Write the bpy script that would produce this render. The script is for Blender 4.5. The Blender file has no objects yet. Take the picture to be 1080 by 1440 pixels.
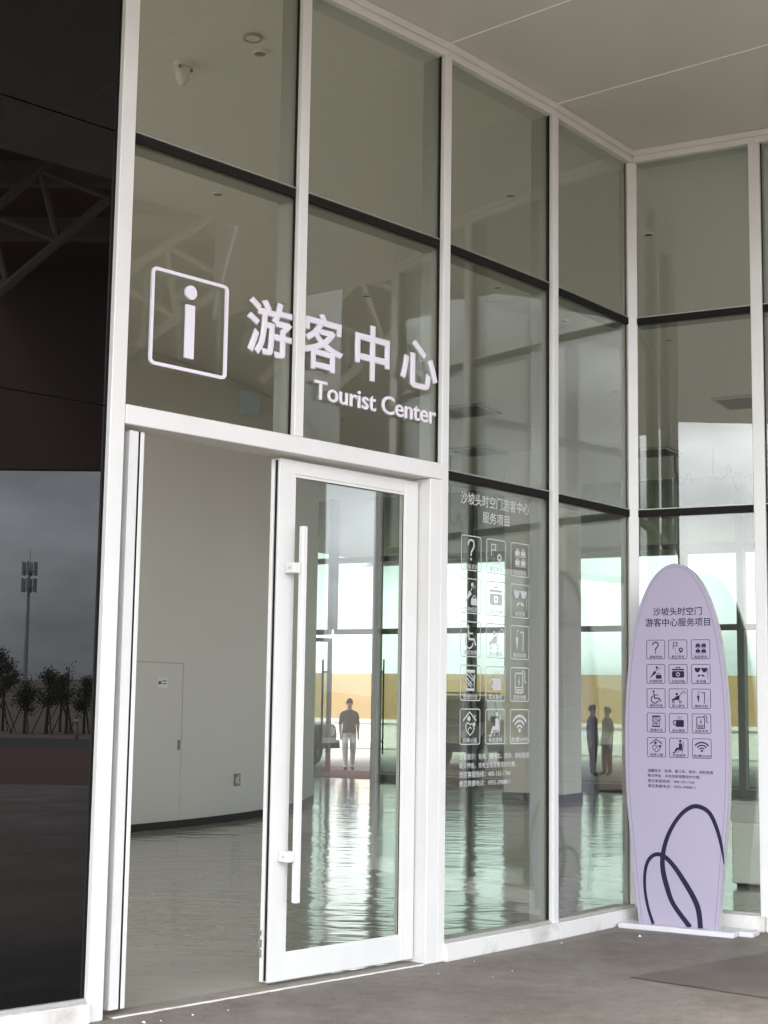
import bpy, bmesh, math, random
from mathutils import Matrix, Vector
random.seed(7)
R = math.radians
sc = bpy.context.scene

# ------------------------------------------------------------------ camera, sky, sun, exposure
CAMZ = 1.45
cam_d = bpy.data.cameras.new('camera'); cam = bpy.data.objects.new('camera', cam_d)
sc.collection.objects.link(cam); sc.camera = cam
cam_d.sensor_fit = 'VERTICAL'; cam_d.sensor_height = 24.0; cam_d.lens = 24.0 * 2100 / 1440
cam_d.clip_start = 0.05; cam_d.clip_end = 3000
PITCH, ROLL = 0.127084, 0.0148023
cam.matrix_world = (Matrix.Translation((0, 0, CAMZ)) @ Matrix.Rotation(math.pi/2 + PITCH, 4, 'X') @ Matrix.Rotation(ROLL, 4, 'Z'))
cam.matrix_world = Matrix.Translation((0, 0, CAMZ)) @ Matrix.Rotation(math.pi/2 + PITCH, 4, 'X') @ Matrix.Rotation(ROLL, 4, 'Z')

SUN_EL, SUN_AZ = R(55), R(205)           # azimuth clockwise from +Y
world = bpy.data.worlds.new('World'); sc.world = world; world.use_nodes = True
nt = world.node_tree; nt.nodes.clear()
def N(t, **k):
    n = nt.nodes.new(t)
    for a, b in k.items(): setattr(n, a, b)
    return n
sky = N('ShaderNodeTexSky', sky_type='NISHITA', sun_disc=False, sun_elevation=SUN_EL, sun_rotation=SUN_AZ, air_density=1.0, dust_density=4.0, ozone_density=1.0)
hs = N('ShaderNodeHueSaturation'); hs.inputs['Saturation'].default_value = 0.30
tc = N('ShaderNodeTexCoord'); mp = N('ShaderNodeMapping'); mp.inputs['Scale'].default_value = (1, 1, 2.6)
nz = N('ShaderNodeTexNoise'); nz.inputs['Scale'].default_value = 5.0; nz.inputs['Detail'].default_value = 5; nz.inputs['Roughness'].default_value = 0.5
cr = N('ShaderNodeMapRange'); cr.inputs['From Min'].default_value = 0.34; cr.inputs['From Max'].default_value = 0.66
cr.inputs['To Min'].default_value = 0.52; cr.inputs['To Max'].default_value = 1.45
mul = N('ShaderNodeVectorMath', operation='SCALE')
bg = N('ShaderNodeBackground'); bg.inputs['Strength'].default_value = 0.15
wo = N('ShaderNodeOutputWorld')
L = nt.links.new
ov = N('ShaderNodeMix', data_type='RGBA'); ov.inputs[0].default_value = 0.6; ov.inputs[7].default_value = (2.45, 2.62, 2.92, 1)
L(sky.outputs[0], hs.inputs['Color']); L(tc.outputs['Generated'], mp.inputs[0]); L(mp.outputs[0], nz.inputs['Vector'])
L(nz.outputs[0], cr.inputs[0]); L(hs.outputs[0], ov.inputs[6]); L(ov.outputs[2], mul.inputs[0]); L(cr.outputs[0], mul.inputs['Scale'])
L(mul.outputs[0], bg.inputs['Color']); L(bg.outputs[0], wo.inputs[0])

sun_d = bpy.data.lights.new('sun', 'SUN'); sun_d.energy = 0.6; sun_d.angle = R(18); sun_d.color = (1, 0.96, 0.9)
sun = bpy.data.objects.new('sun', sun_d); sc.collection.objects.link(sun)
sd = Vector((math.sin(SUN_AZ)*math.cos(SUN_EL), math.cos(SUN_AZ)*math.cos(SUN_EL), math.sin(SUN_EL)))
sun.rotation_euler = sd.to_track_quat('Z', 'Y').to_euler(); sun.location = sd * 60
vs = sc.view_settings
vs.view_transform = 'Standard'; vs.look = 'None'; vs.gamma = 1; vs.use_curve_mapping = False
vs.exposure = 3.2
sc.render.engine = 'CYCLES'
cy = sc.cycles
cy.use_denoising = True; cy.denoiser = 'OPENIMAGEDENOISE'
cy.max_bounces = 14; cy.diffuse_bounces = 6; cy.glossy_bounces = 5; cy.transmission_bounces = 6; cy.transparent_max_bounces = 40
cy.caustics_reflective = False; cy.caustics_refractive = False; cy.sample_clamp_indirect = 6

# ------------------------------------------------------------------ materials
MATS = {}
def mat(name, col, rough=0.5, metal=0.0, spec=0.5, noise=None, bump=None, col2=None, scale=(1, 1, 1), coords='Object', ramp=(0.35, 0.7), coat=0.0):
    """noise=(scale, detail) blends col->col2 ; bump=(scale, strength, distance)"""
    m = bpy.data.materials.new(name); m.use_nodes = True; t = m.node_tree
    b = t.nodes['Principled BSDF']
    b.inputs['Base Color'].default_value = (*col, 1); b.inputs['Roughness'].default_value = rough
    b.inputs['Metallic'].default_value = metal; b.inputs['Specular IOR Level'].default_value = spec
    b.inputs['Coat Weight'].default_value = coat
    if noise or bump:
        c = t.nodes.new('ShaderNodeTexCoord'); mp = t.nodes.new('ShaderNodeMapping'); mp.inputs['Scale'].default_value = scale
        t.links.new(c.outputs[coords], mp.inputs[0])
    if noise:
        n = t.nodes.new('ShaderNodeTexNoise'); n.inputs['Scale'].default_value = noise[0]; n.inputs['Detail'].default_value = noise[1]
        n.inputs['Roughness'].default_value = 0.6
        t.links.new(mp.outputs[0], n.inputs['Vector'])
        r = t.nodes.new('ShaderNodeValToRGB'); r.color_ramp.elements[0].position = ramp[0]; r.color_ramp.elements[1].position = ramp[1]
        r.color_ramp.elements[0].color = (*(col2 or col), 1); r.color_ramp.elements[1].color = (*col, 1)
        t.links.new(n.outputs[0], r.inputs[0]); t.links.new(r.outputs[0], b.inputs['Base Color'])
    if bump:
        n2 = t.nodes.new('ShaderNodeTexNoise'); n2.inputs['Scale'].default_value = bump[0]; n2.inputs['Detail'].default_value = 3
        t.links.new(mp.outputs[0], n2.inputs['Vector'])
        bp = t.nodes.new('ShaderNodeBump'); bp.inputs['Strength'].default_value = bump[1]; bp.inputs['Distance'].default_value = bump[2]
        t.links.new(n2.outputs[0], bp.inputs['Height']); t.links.new(bp.outputs[0], b.inputs['Normal'])
    MATS[name] = m
    return m

def glass(name, tint, refl=1.0, wobble=0.0):
    m = bpy.data.materials.new(name); m.use_nodes = True; t = m.node_tree; t.nodes.clear()
    o = t.nodes.new('ShaderNodeOutputMaterial'); mx = t.nodes.new('ShaderNodeMixShader')
    tr = t.nodes.new('ShaderNodeBsdfTransparent'); tr.inputs[0].default_value = (*tint, 1)
    gl = t.nodes.new('ShaderNodeBsdfGlossy'); gl.inputs['Roughness'].default_value = 0.0
    ge = t.nodes.new('ShaderNodeNewGeometry'); mr = t.nodes.new('ShaderNodeMapRange')
    mr.inputs['To Min'].default_value = 1.52; mr.inputs['To Max'].default_value = 1/1.52
    fr = t.nodes.new('ShaderNodeFresnel'); mm = t.nodes.new('ShaderNodeMath'); mm.operation = 'MULTIPLY'; mm.inputs[1].default_value = refl
    t.links.new(ge.outputs['Backfacing'], mr.inputs[0]); t.links.new(mr.outputs[0], fr.inputs[0]); t.links.new(fr.outputs[0], mm.inputs[0])
    if wobble:
        c = t.nodes.new('ShaderNodeTexCoord'); n = t.nodes.new('ShaderNodeTexNoise'); n.inputs['Scale'].default_value = 1.3; n.inputs['Detail'].default_value = 1
        bp = t.nodes.new('ShaderNodeBump'); bp.inputs['Strength'].default_value = wobble; bp.inputs['Distance'].default_value = 0.02
        t.links.new(c.outputs['Object'], n.inputs['Vector']); t.links.new(n.outputs[0], bp.inputs['Height']); t.links.new(bp.outputs[0], gl.inputs['Normal'])
    t.links.new(mm.outputs[0], mx.inputs[0]); t.links.new(tr.outputs[0], mx.inputs[1]); t.links.new(gl.outputs[0], mx.inputs[2]); t.links.new(mx.outputs[0], o.inputs[0])
    MATS[name] = m
    return m

mat('white_frame', (0.655, 0.65, 0.632), 0.40, noise=(3.0, 8), col2=(0.615, 0.608, 0.588), ramp=(0.30, 0.6), bump=(30, 0.05, 0.002))
mat('white_base', (0.66, 0.65, 0.62), 0.5, noise=(5, 8), col2=(0.42, 0.39, 0.35), ramp=(0.28, 0.52))
mat('black_gasket', (0.010, 0.0095, 0.008), 0.7, spec=0.15)
mat('black_glass', (0.002, 0.002, 0.002), 0.0, spec=0.40)
glass('clear_glass', (0.825, 0.845, 0.80), 1.7, 0.02)
glass('far_glass', (0.67, 0.74, 0.70), 1.0)
mat('soffit', (0.59, 0.582, 0.535), 0.28, spec=0.5, noise=(0.6, 3), col2=(0.565, 0.557, 0.51), bump=(0.8, 0.08, 0.02))
mat('joint_white', (0.95, 0.93, 0.90), 0.6)
mat('soffit_gap', (0.75, 0.73, 0.70), 0.6)
mat('roof_under', (0.16, 0.10, 0.085), 0.6)
mat('truss_paint', (0.42, 0.36, 0.30), 0.5)
mat('int_ceiling', (0.80, 0.79, 0.745), 0.7)
mat('int_wall', (0.86, 0.85, 0.81), 0.65, noise=(0.8, 2), col2=(0.84, 0.83, 0.785))
def frosted():  # translucent fill for the added end wall glazing, passes soft daylight
    m = bpy.data.materials.new('frosted_panel'); m.use_nodes = True; t = m.node_tree; t.nodes.clear()
    o = t.nodes.new('ShaderNodeOutputMaterial'); mx = t.nodes.new('ShaderNodeMixShader'); mx.inputs[0].default_value = 0.6
    d = t.nodes.new('ShaderNodeBsdfDiffuse'); d.inputs[0].default_value = (0.8, 0.8, 0.77, 1); tl = t.nodes.new('ShaderNodeBsdfTranslucent'); tl.inputs[0].default_value = (0.85, 0.85, 0.82, 1)
    t.links.new(d.outputs[0], mx.inputs[1]); t.links.new(tl.outputs[0], mx.inputs[2]); t.links.new(mx.outputs[0], o.inputs[0]); MATS['frosted_panel'] = m
frosted()
glass('added_side_glass', (0.94, 0.95, 0.93))  # extra clear, for the glazing added to brighten the hall
mat('fin', (0.33, 0.33, 0.305), 0.5)  # white inner profiles greyed, their shade put into the colour
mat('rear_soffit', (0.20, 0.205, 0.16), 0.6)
mat('sill_cement', (0.26, 0.235, 0.205), 0.8, noise=(9, 6), col2=(0.19, 0.17, 0.145))
mat('dark_trim', (0.022, 0.021, 0.019), 0.7, spec=0.2)
mat('seam', (0.50, 0.49, 0.455), 0.7)
mat('grey_far_frame', (0.22, 0.245, 0.235), 0.45)
mat('letter', (0.68, 0.645, 0.71), 0.45)
mat('vinyl', (0.46, 0.47, 0.465), 0.7)
mat('sign_face', (0.335, 0.30, 0.395), 0.5)
mat('sign_edge', (0.42, 0.41, 0.43), 0.35)
mat('border_purple', (0.17, 0.155, 0.20), 0.5)
mat('sign_base', (0.60, 0.59, 0.62), 0.35)
mat('navy_print', (0.017, 0.017, 0.040), 0.7, spec=0.15)
mat('metal_grey', (0.42, 0.42, 0.41), 0.4, metal=0.6)
mat('plate_white', (0.8, 0.8, 0.77), 0.4)
mat('exit_green', (0.12, 0.14, 0.11), 0.4)
mat('vent_dark', (0.17, 0.165, 0.15), 0.6)
mat('cabinet', (0.70, 0.71, 0.68), 0.4)
mat('cable', (0.03, 0.03, 0.03), 0.6)
mat('sticker_glass', (0.035, 0.045, 0.033), 0.35)
mat('yellow_wall', (0.31, 0.215, 0.105), 0.9, noise=(0.25, 8), col2=(0.235, 0.155, 0.072))
mat('white_wall', (0.55, 0.535, 0.51), 0.8)
mat('pale_ground', (0.33, 0.31, 0.28), 0.9, noise=(0.5, 6), col2=(0.26, 0.245, 0.215))
mat('earth', (0.20, 0.17, 0.135), 0.95, noise=(0.3, 6), col2=(0.15, 0.125, 0.10))
mat('red_paving', (0.13, 0.06, 0.048), 0.85, noise=(1.5, 6), col2=(0.105, 0.05, 0.042))
mat('asphalt', (0.055, 0.055, 0.058), 0.9)
mat('car_paint', (0.010, 0.012, 0.017), 0.45, spec=0.3)
mat('car_silver', (0.035, 0.04, 0.042), 0.4, spec=0.4)
mat('tyre', (0.02, 0.02, 0.02), 0.85)
mat('rim', (0.35, 0.35, 0.36), 0.35, metal=0.8)
mat('car_glass', (0.01, 0.012, 0.014), 0.03)
mat('lamp_glass', (0.6, 0.6, 0.58), 0.15)
mat('tail_red', (0.3, 0.02, 0.02), 0.2)
mat('skin', (0.42, 0.26, 0.19), 0.6)
mat('cloth_black', (0.02, 0.017, 0.017), 0.9)
mat('cloth_pale', (0.55, 0.52, 0.58), 0.9)
mat('cloth_navy', (0.03, 0.035, 0.05), 0.9)
mat('shoe', (0.03, 0.03, 0.03), 0.7)
mat('hair', (0.012, 0.011, 0.010), 0.7)
mat('bark', (0.10, 0.075, 0.055), 0.9)
mat('leaf', (0.05, 0.075, 0.03), 0.7)
mat('leaf2', (0.075, 0.09, 0.04), 0.7)
mat('mast', (0.42, 0.43, 0.44), 0.5)
mat('scrap', (0.78, 0.77, 0.74), 0.7)
mat('red_plastic', (0.3, 0.05, 0.04), 0.5)

# outside concrete: worn, stained, a touch uneven in gloss
def concrete():
    m = bpy.data.materials.new('concrete'); m.use_nodes = True; t = m.node_tree; b = t.nodes['Principled BSDF']
    c = t.nodes.new('ShaderNodeTexCoord')
    def noise(s, d, ro=0.6, sc3=(1, 1, 1)):
        mp = t.nodes.new('ShaderNodeMapping'); mp.inputs['Scale'].default_value = sc3; t.links.new(c.outputs['Object'], mp.inputs[0])
        n = t.nodes.new('ShaderNodeTexNoise'); n.inputs['Scale'].default_value = s; n.inputs['Detail'].default_value = d; n.inputs['Roughness'].default_value = ro
        t.links.new(mp.outputs[0], n.inputs['Vector']); return n.outputs[0]
    def ramp(f, p0, p1, c0, c1):
        r = t.nodes.new('ShaderNodeValToRGB'); r.color_ramp.elements[0].position = p0; r.color_ramp.elements[1].position = p1
        r.color_ramp.elements[0].color = (*c0, 1); r.color_ramp.elements[1].color = (*c1, 1); t.links.new(f, r.inputs[0]); return r.outputs[0]
    def mulc(a, b_):
        x = t.nodes.new('ShaderNodeMix'); x.data_type = 'RGBA'; x.blend_type = 'MULTIPLY'; x.inputs[0].default_value = 1
        t.links.new(a, x.inputs[6]); t.links.new(b_, x.inputs[7]); return x.outputs[2]
    base = ramp(noise(0.7, 6, 0.62), 0.35, 0.68, (0.165, 0.145, 0.124), (0.238, 0.216, 0.190))
    stain = ramp(noise(1.9, 10, 0.72), 0.36, 0.52, (0.78, 0.745, 0.71), (1, 1, 1))
    fine = ramp(noise(70, 6, 0.8), 0.34, 0.62, (0.66, 0.65, 0.64), (1.12, 1.12, 1.12))
    mid = ramp(noise(11, 8, 0.75), 0.33, 0.6, (0.80, 0.785, 0.77), (1.06, 1.06, 1.06))
    spots = ramp(noise(16, 3, 0.5), 0.26, 0.31, (0.55, 0.52, 0.48), (1, 1, 1))
    rust = ramp(noise(1.1, 4, 0.5), 0.66, 0.78, (1, 1, 1), (0.9, 0.80, 0.68))
    t.links.new(mulc(mulc(mulc(mulc(mulc(base, stain), fine), rust), mid), spots), b.inputs['Base Color'])
    t.links.new(ramp(noise(1.6, 5), 0.35, 0.65, (0.48,)*3, (0.78,)*3), b.inputs['Roughness'])
    bp = t.nodes.new('ShaderNodeBump'); bp.inputs['Strength'].default_value = 0.35; bp.inputs['Distance'].default_value = 0.004
    t.links.new(noise(38, 6, 0.75), bp.inputs['Height']); t.links.new(bp.outputs[0], b.inputs['Normal'])
    MATS['concrete'] = m
concrete()
mat('dark_concrete', (0.140, 0.120, 0.100), 0.6, noise=(2.6, 9), col2=(0.095, 0.080, 0.066), bump=(40, 0.3, 0.003))

def polished_floor():
    m = bpy.data.materials.new('polished_floor'); m.use_nodes = True; t = m.node_tree; b = t.nodes['Principled BSDF']
    c = t.nodes.new('ShaderNodeTexCoord')
    n = t.nodes.new('ShaderNodeTexNoise'); n.inputs['Scale'].default_value = 0.9; n.inputs['Detail'].default_value = 6
    t.links.new(c.outputs['Object'], n.inputs['Vector'])
    r = t.nodes.new('ShaderNodeValToRGB'); r.color_ramp.elements[0].position = 0.3; r.color_ramp.elements[1].position = 0.7
    r.color_ramp.elements[0].color = (0.285, 0.265, 0.225, 1); r.color_ramp.elements[1].color = (0.345, 0.325, 0.28, 1)
    t.links.new(n.outputs[0], r.inputs[0]); t.links.new(r.outputs[0], b.inputs['Base Color'])
    b.inputs['Roughness'].default_value = 0.10; b.inputs['Specular IOR Level'].default_value = 0.6
    hs_ = []
    for s, d, w in ((4.2, 2, 0.62), (1.0, 2, 0.9)):
        k = t.nodes.new('ShaderNodeTexNoise'); k.inputs['Scale'].default_value = s; k.inputs['Detail'].default_value = d
        mp = t.nodes.new('ShaderNodeMapping'); mp.inputs['Scale'].default_value = (0.6, 1.15, 1)
        t.links.new(c.outputs['Object'], mp.inputs[0]); t.links.new(mp.outputs[0], k.inputs['Vector'])
        q = t.nodes.new('ShaderNodeMath'); q.operation = 'MULTIPLY'; q.inputs[1].default_value = w; t.links.new(k.outputs[0], q.inputs[0]); hs_.append(q)
    a = t.nodes.new('ShaderNodeMath'); a.operation = 'ADD'; t.links.new(hs_[0].outputs[0], a.inputs[0]); t.links.new(hs_[1].outputs[0], a.inputs[1])
    bp = t.nodes.new('ShaderNodeBump'); bp.inputs['Strength'].default_value = 1.0; bp.inputs['Distance'].default_value = 0.0125
    t.links.new(a.outputs[0], bp.inputs['Height']); t.links.new(bp.outputs[0], b.inputs['Normal'])
    MATS['polished_floor'] = m
polished_floor()

# ------------------------------------------------------------------ helpers
COL = sc.collection
WM = {}                                   # world matrices, so children keep their place
def tag(o, label=None, cat=None, group=None, kind=None):
    if label: o['label'] = label
    if cat: o['category'] = cat
    if group: o['group'] = group
    if kind: o['kind'] = kind
    return o
def link(o, M=None, parent=None):
    M = M or Matrix.Identity(4)
    COL.objects.link(o); WM[o.name] = M
    if parent is not None:
        o.parent = parent; o.matrix_parent_inverse = Matrix.Identity(4)
        o.matrix_basis = WM[parent.name].inverted() @ M
    else:
        o.matrix_basis = M
    return o
def empty(name, loc, label=None, cat=None, group=None, rz=0.0):
    o = bpy.data.objects.new(name, None); o.empty_display_size = 0.2
    link(o, Matrix.Translation(loc) @ Matrix.Rotation(rz, 4, 'Z'))
    return tag(o, label, cat, group)
class MB:
    def __init__(s): s.v = []; s.f = []; s.mi = []; s.cur = 0
    def add(s, vs_, fs):
        k = len(s.v); s.v += [tuple(p) for p in vs_]; s.f += [tuple(i + k for i in f) for f in fs]; s.mi += [s.cur]*len(fs); return s
    def box(s, x0, x1, y0, y1, z0, z1):
        return s.add([(x0,y0,z0),(x1,y0,z0),(x1,y1,z0),(x0,y1,z0),(x0,y0,z1),(x1,y0,z1),(x1,y1,z1),(x0,y1,z1)],
                     [(3,2,1,0),(4,5,6,7),(0,1,5,4),(1,2,6,5),(2,3,7,6),(3,0,4,7)])
    def prism(s, pts, z0, z1):            # pts ccw in xy
        n = len(pts)
        return s.add([(x,y,z0) for x,y in pts] + [(x,y,z1) for x,y in pts],
                     [tuple(range(n-1,-1,-1)), tuple(range(n,2*n))] + [(i,(i+1)%n,(i+1)%n+n,i+n) for i in range(n)])
    def prism_y(s, pts, y0, y1):          # outline in xz, extruded along y
        n = len(pts)
        return s.add([(x,y0,z) for x,z in pts] + [(x,y1,z) for x,z in pts],
                     [tuple(range(n)), tuple(range(2*n-1,n-1,-1))] + [((i+1)%n,i,i+n,(i+1)%n+n) for i in range(n)])
    def tube(s, pts, rad, n=8, cap=True):
        pts = [Vector(p) for p in pts]; rads = rad if isinstance(rad, (list, tuple)) else [rad]*len(pts)
        k = len(s.v); rings = []
        up = Vector((0,0,1))
        for i, p in enumerate(pts):
            d = (pts[min(i+1,len(pts)-1)] - pts[max(i-1,0)]).normalized()
            a = d.cross(up if abs(d.z) < 0.95 else Vector((1,0,0))).normalized(); b = d.cross(a).normalized()
            rings.append([p + (a*math.cos(2*math.pi*j/n) + b*math.sin(2*math.pi*j/n))*rads[i] for j in range(n)])
        vv = [q for r_ in rings for q in r_]; ff = []
        for i in range(len(pts)-1):
            for j in range(n): ff.append((i*n+j, i*n+(j+1)%n, (i+1)*n+(j+1)%n, (i+1)*n+j))
        if cap: ff += [tuple(range(n-1,-1,-1)), tuple(range((len(pts)-1)*n, len(pts)*n))]
        return s.add(vv, ff)
    def disc(s, c, r0, z0, z1, n=24):
        return s.prism([(c[0]+r0*math.cos(2*math.pi*i/n), c[1]+r0*math.sin(2*math.pi*i/n)) for i in range(n)], z0, z1)
    def mesh(s, name):
        me = bpy.data.meshes.new(name); me.from_pydata(s.v, [], s.f); me.update(); return me
    def build(s, name, mats, M=None, parent=None, bevel=0.0, smooth=False, fixn=True, seg=1):
        me = s.mesh(name)
        for mm in ([mats] if isinstance(mats, str) else mats): me.materials.append(MATS[mm])
        for p, i in zip(me.polygons, s.mi): p.material_index = i
        if fixn or bevel:
            bm = bmesh.new(); bm.from_mesh(me)
            if fixn: bmesh.ops.recalc_face_normals(bm, faces=bm.faces)
            if bevel: bmesh.ops.bevel(bm, geom=bm.edges[:], offset=bevel, segments=seg, affect='EDGES', clamp_overlap=True)
            bm.to_mesh(me); bm.free()
        if smooth: me.polygons.foreach_set('use_smooth', [True]*len(me.polygons))
        o = bpy.data.objects.new(name, me)
        return link(o, M, parent)
def mesh_obj(name, me, mats, M=None, parent=None):
    me.materials.clear()
    for mm in ([mats] if isinstance(mats, str) else mats): me.materials.append(MATS[mm])
    return link(bpy.data.objects.new(name, me), M, parent)
def FR(p, ang, z=0.0): return Matrix.Translation((p[0], p[1], z)) @ Matrix.Rotation(ang, 4, 'Z')

# ------------------------------------------------------------------ plan of the building
PM = [(-1.2951, 7.0090), (-0.4833, 7.8590), (0.3323, 8.7218), (1.0887, 9.6206), (1.7558, 10.4777)]   # mullions of the entrance wall; last = corner
def ang(a, b): return math.atan2(b[1]-a[1], b[0]-a[0])
def dist(a, b): return math.hypot(b[0]-a[0], b[1]-a[1])
PA = [ang(PM[i], PM[i+1]) for i in range(4)]
PW = [dist(PM[i], PM[i+1]) for i in range(4)]
BANG = R(-28.07); BW = 0.9077
PB = [(PM[4][0] + k*BW*math.cos(BANG), PM[4][1] + k*BW*math.sin(BANG)) for k in range(5)]
PL = [PM[0]]                                                             # dark panes, leftwards
for k in range(5):
    a_ = R(44 - 3*k); PL.append((PL[-1][0] - 1.17*math.cos(a_), PL[-1][1] - 1.17*math.sin(a_)))
Z2, Z1, ZT = 2.799, 4.188, 5.456                                        # lower transom, upper transom, soffit
ZC = 5.40                                                               # hall ceiling
# drum (curved inner wall)
DC, DR = (-11.7, 22.5), 10.7
def drum(a, r=DR): return (DC[0] + r*math.cos(a), DC[1] + r*math.sin(a))
# far glass wall
FO, FA, FW = (-0.69, 29.0), R(-30), 1.01
def far(s, off=0.0): return (FO[0] + s*math.cos(FA) - off*math.sin(FA), FO[1] + s*math.sin(FA) + off*math.cos(FA))
FS0 = -0.296 - 4*FW; FN = 19
HALL_R = (PB[4][0] + 11.9*math.cos(BANG + math.pi/2), PB[4][1] + 11.9*math.sin(BANG + math.pi/2))

# ------------------------------------------------------------------ ground, floors, ceiling (setting)
def sheet(name, pts, z, m, thick=0.0):
    b = MB()
    if thick: b.prism(pts, z - thick, z)
    else: b.add([(x, y, z) for x, y in pts], [tuple(range(len(pts)))])
    o = b.build(name, m, fixn=bool(thick)); return tag(o, kind='structure')
sheet('ground', [(-1500,-1500),(1500,-1500),(1500,1500),(-1500,1500)], -0.10, 'earth')
hall_poly = [PL[5], PL[4], PL[3], PL[2], PL[1]] + PM + PB[1:] + [HALL_R, far(FS0+FN*FW), far(FS0)] + [drum(R(40)), (-14, 20), (-12, 8)]
sheet('forecourt', [PL[5], (-30, -2), (-30, -26), (17.0, -26), (17.0, 15.5), HALL_R] + [PB[4], PB[3], PB[2], PB[1]] + PM[::-1] + PL[1:5], 0.0, 'concrete')
sheet('hall_floor', hall_poly, 0.002, 'polished_floor')
sheet('hall_ceiling', hall_poly, ZC, 'int_ceiling')
sheet('plaza_paving', [(17.0,-45),(36,-45),(36,60),(17.0,60)], -0.02, 'red_paving')
sheet('road', [(36,-80),(48,-80),(48,90),(36,90)], -0.06, 'asphalt')
def fq(s0, s1, o0, o1): return [far(s0, o0), far(s1, o0), far(s1, o1), far(s0, o1)]
sheet('rear_apron', fq(FS0-8, FS0+FN*FW+6, 0.0, 3.2), -0.004, 'red_paving')
sheet('rear_yard', fq(-60, 60, 3.2, 60), -0.095, 'pale_ground')
sheet('dark_patch', [(1.36,8.30),(1.97,7.76),(3.4,6.6),(4.4,7.4),(2.34,9.2)], 0.004, 'dark_concrete')  # thin sheet of darker concrete on the forecourt

# ------------------------------------------------------------------ glass walls
MW, MO, MI = 0.066, 0.034, 0.15           # mullion width, proud of glass, depth inside
def mullion(p, a, parent, z0, z1, w=MW, name='mullion', mi=MI, mo=MO):
    b = MB().box(-w/2, w/2, -mo, 0.012, z0, z1)
    o = b.build(name, 'white_frame', FR(p, a), parent, bevel=0.004)
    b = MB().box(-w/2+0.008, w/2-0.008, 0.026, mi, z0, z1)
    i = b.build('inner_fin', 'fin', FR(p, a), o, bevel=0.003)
    # seal lines both sides of the cap
    b = MB().box(-w/2-0.006, -w/2-0.0005, -0.003, 0.011, z0, z1).box(w/2+0.0005, w/2+0.006, -0.003, 0.011, z0, z1)
    b.build('seal', 'black_gasket', FR(p, a), o)
    return o
def pane(p, a, w, z0, z1, parent, m='clear_glass', e=0.02, y=0.013):
    return MB().box(e, w-e, y, y+0.011, z0, z1).build('pane', m, FR(p, a), parent)
def dark_transom(p, a, w, z, parent):
    o = MB().box(MW/2, w-MW/2, -0.006, 0.011, z-0.024, z+0.024).build('transom', 'black_gasket', FR(p, a), parent, bevel=0.003)
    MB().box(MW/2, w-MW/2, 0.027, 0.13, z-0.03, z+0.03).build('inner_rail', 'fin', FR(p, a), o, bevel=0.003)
    MB().box(MW/2, w-MW/2, -0.010, 0.0, z+0.026, z+0.031).build('bead', 'metal_grey', FR(p, a), o)
    return o
def base_sill(p, a, w, parent, e0=0.0, e1=0.0, h=0.10):
    o = MB().box(e0, w-e1, -0.062, 0.14, 0.0, h).build('base_sill', 'white_base', FR(p, a), parent, bevel=0.006, seg=2)
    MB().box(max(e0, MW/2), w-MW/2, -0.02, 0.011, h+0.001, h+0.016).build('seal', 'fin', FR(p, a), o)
    return o
def top_rail(p, a, w, parent, e0=0.0, e1=0.0):
    o = MB().box(e0, w-e1, -0.030, 0.14, ZT-0.085, ZT-0.004).build('top_rail', 'white_frame', FR(p, a), parent, bevel=0.004)
    MB().box(e0, w-e1, -0.056, -0.032, ZT-0.045, ZT-0.004).build('cover_strip', 'white_frame', FR(p, a), o, bevel=0.003)
    return o

wallA = empty('glass_wall', (PM[2][0], PM[2][1], 0), 'white-framed glass wall with double doors beneath the large tourist center lettering', 'glass wall')
for i in range(4):
    mullion(PM[i] if i else PM[0], (PA[i] + PA[i-1])/2 if i else PA[0], wallA, (0.0 if i != 1 else 2.851), ZT-0.086, w=(0.085 if i == 0 else MW))
    top_rail(PM[i], PA[i], PW[i], wallA)
mullion(PM[4], (PA[3] + BANG)/2 + R(0), wallA, 0.0, ZT-0.086, w=0.075, name='corner_mullion')
for i in range(4):
    dark_transom(PM[i], PA[i], PW[i], Z1, wallA)
    pane(PM[i], PA[i], PW[i], Z1+0.022, ZT-0.08, wallA)
    if i < 2:
        pane(PM[i], PA[i], PW[i], 2.845, Z1-0.022, wallA)
    else:
        dark_transom(PM[i], PA[i], PW[i], Z2, wallA)
        pane(PM[i], PA[i], PW[i], Z2+0.022, Z1-0.022, wallA)
        pane(PM[i], PA[i], PW[i], 0.10, Z2-0.022, wallA)
base_sill(PM[2], PA[2], PW[2], wallA, e0=0.02, e1=0.002)
base_sill(PM[3], PA[3], PW[3], wallA, e0=0.002, e1=0.02)
# door head and jambs (box section, door sits back inside it)
DW = PW[0] + PW[1]; PD = PM[0]; AD = PA[0]
MB().box(MW/2+0.012, DW-0.033, -0.036, 0.16, 2.755, 2.85).build('door_head', 'white_frame', FR(PD, AD), wallA, bevel=0.004)
MB().box(DW-0.13, DW-0.034, -0.03, 0.16, 0.0, 2.7545).build('door_jamb', 'white_frame', FR(PD, AD), wallA, bevel=0.004)
MB().box(0.043, 0.085, 0.03, 0.16, 0.0, 2.7545).build('door_jamb', 'white_frame', FR(PD, AD), wallA, bevel=0.003)
MB().box(0.09, DW-0.13, -0.02, 0.10, 0.0, 0.007).build('threshold', 'sill_cement', FR(PD, AD), wallA, bevel=0.002)
b = MB(); rc = random.Random(5); xs = [0.10 + (DW-0.24)*k/60 for k in range(61)]
lo = [(x, -0.034 + rc.uniform(-0.004, 0.004)) for x in xs]; hi = [(x, -0.0215 + rc.uniform(-0.002, 0.001)) for x in reversed(xs)]
b.prism(lo + hi, 0.0, 0.006); b.build('caulk_line', 'white_base', FR(PD, AD), wallA)

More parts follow.
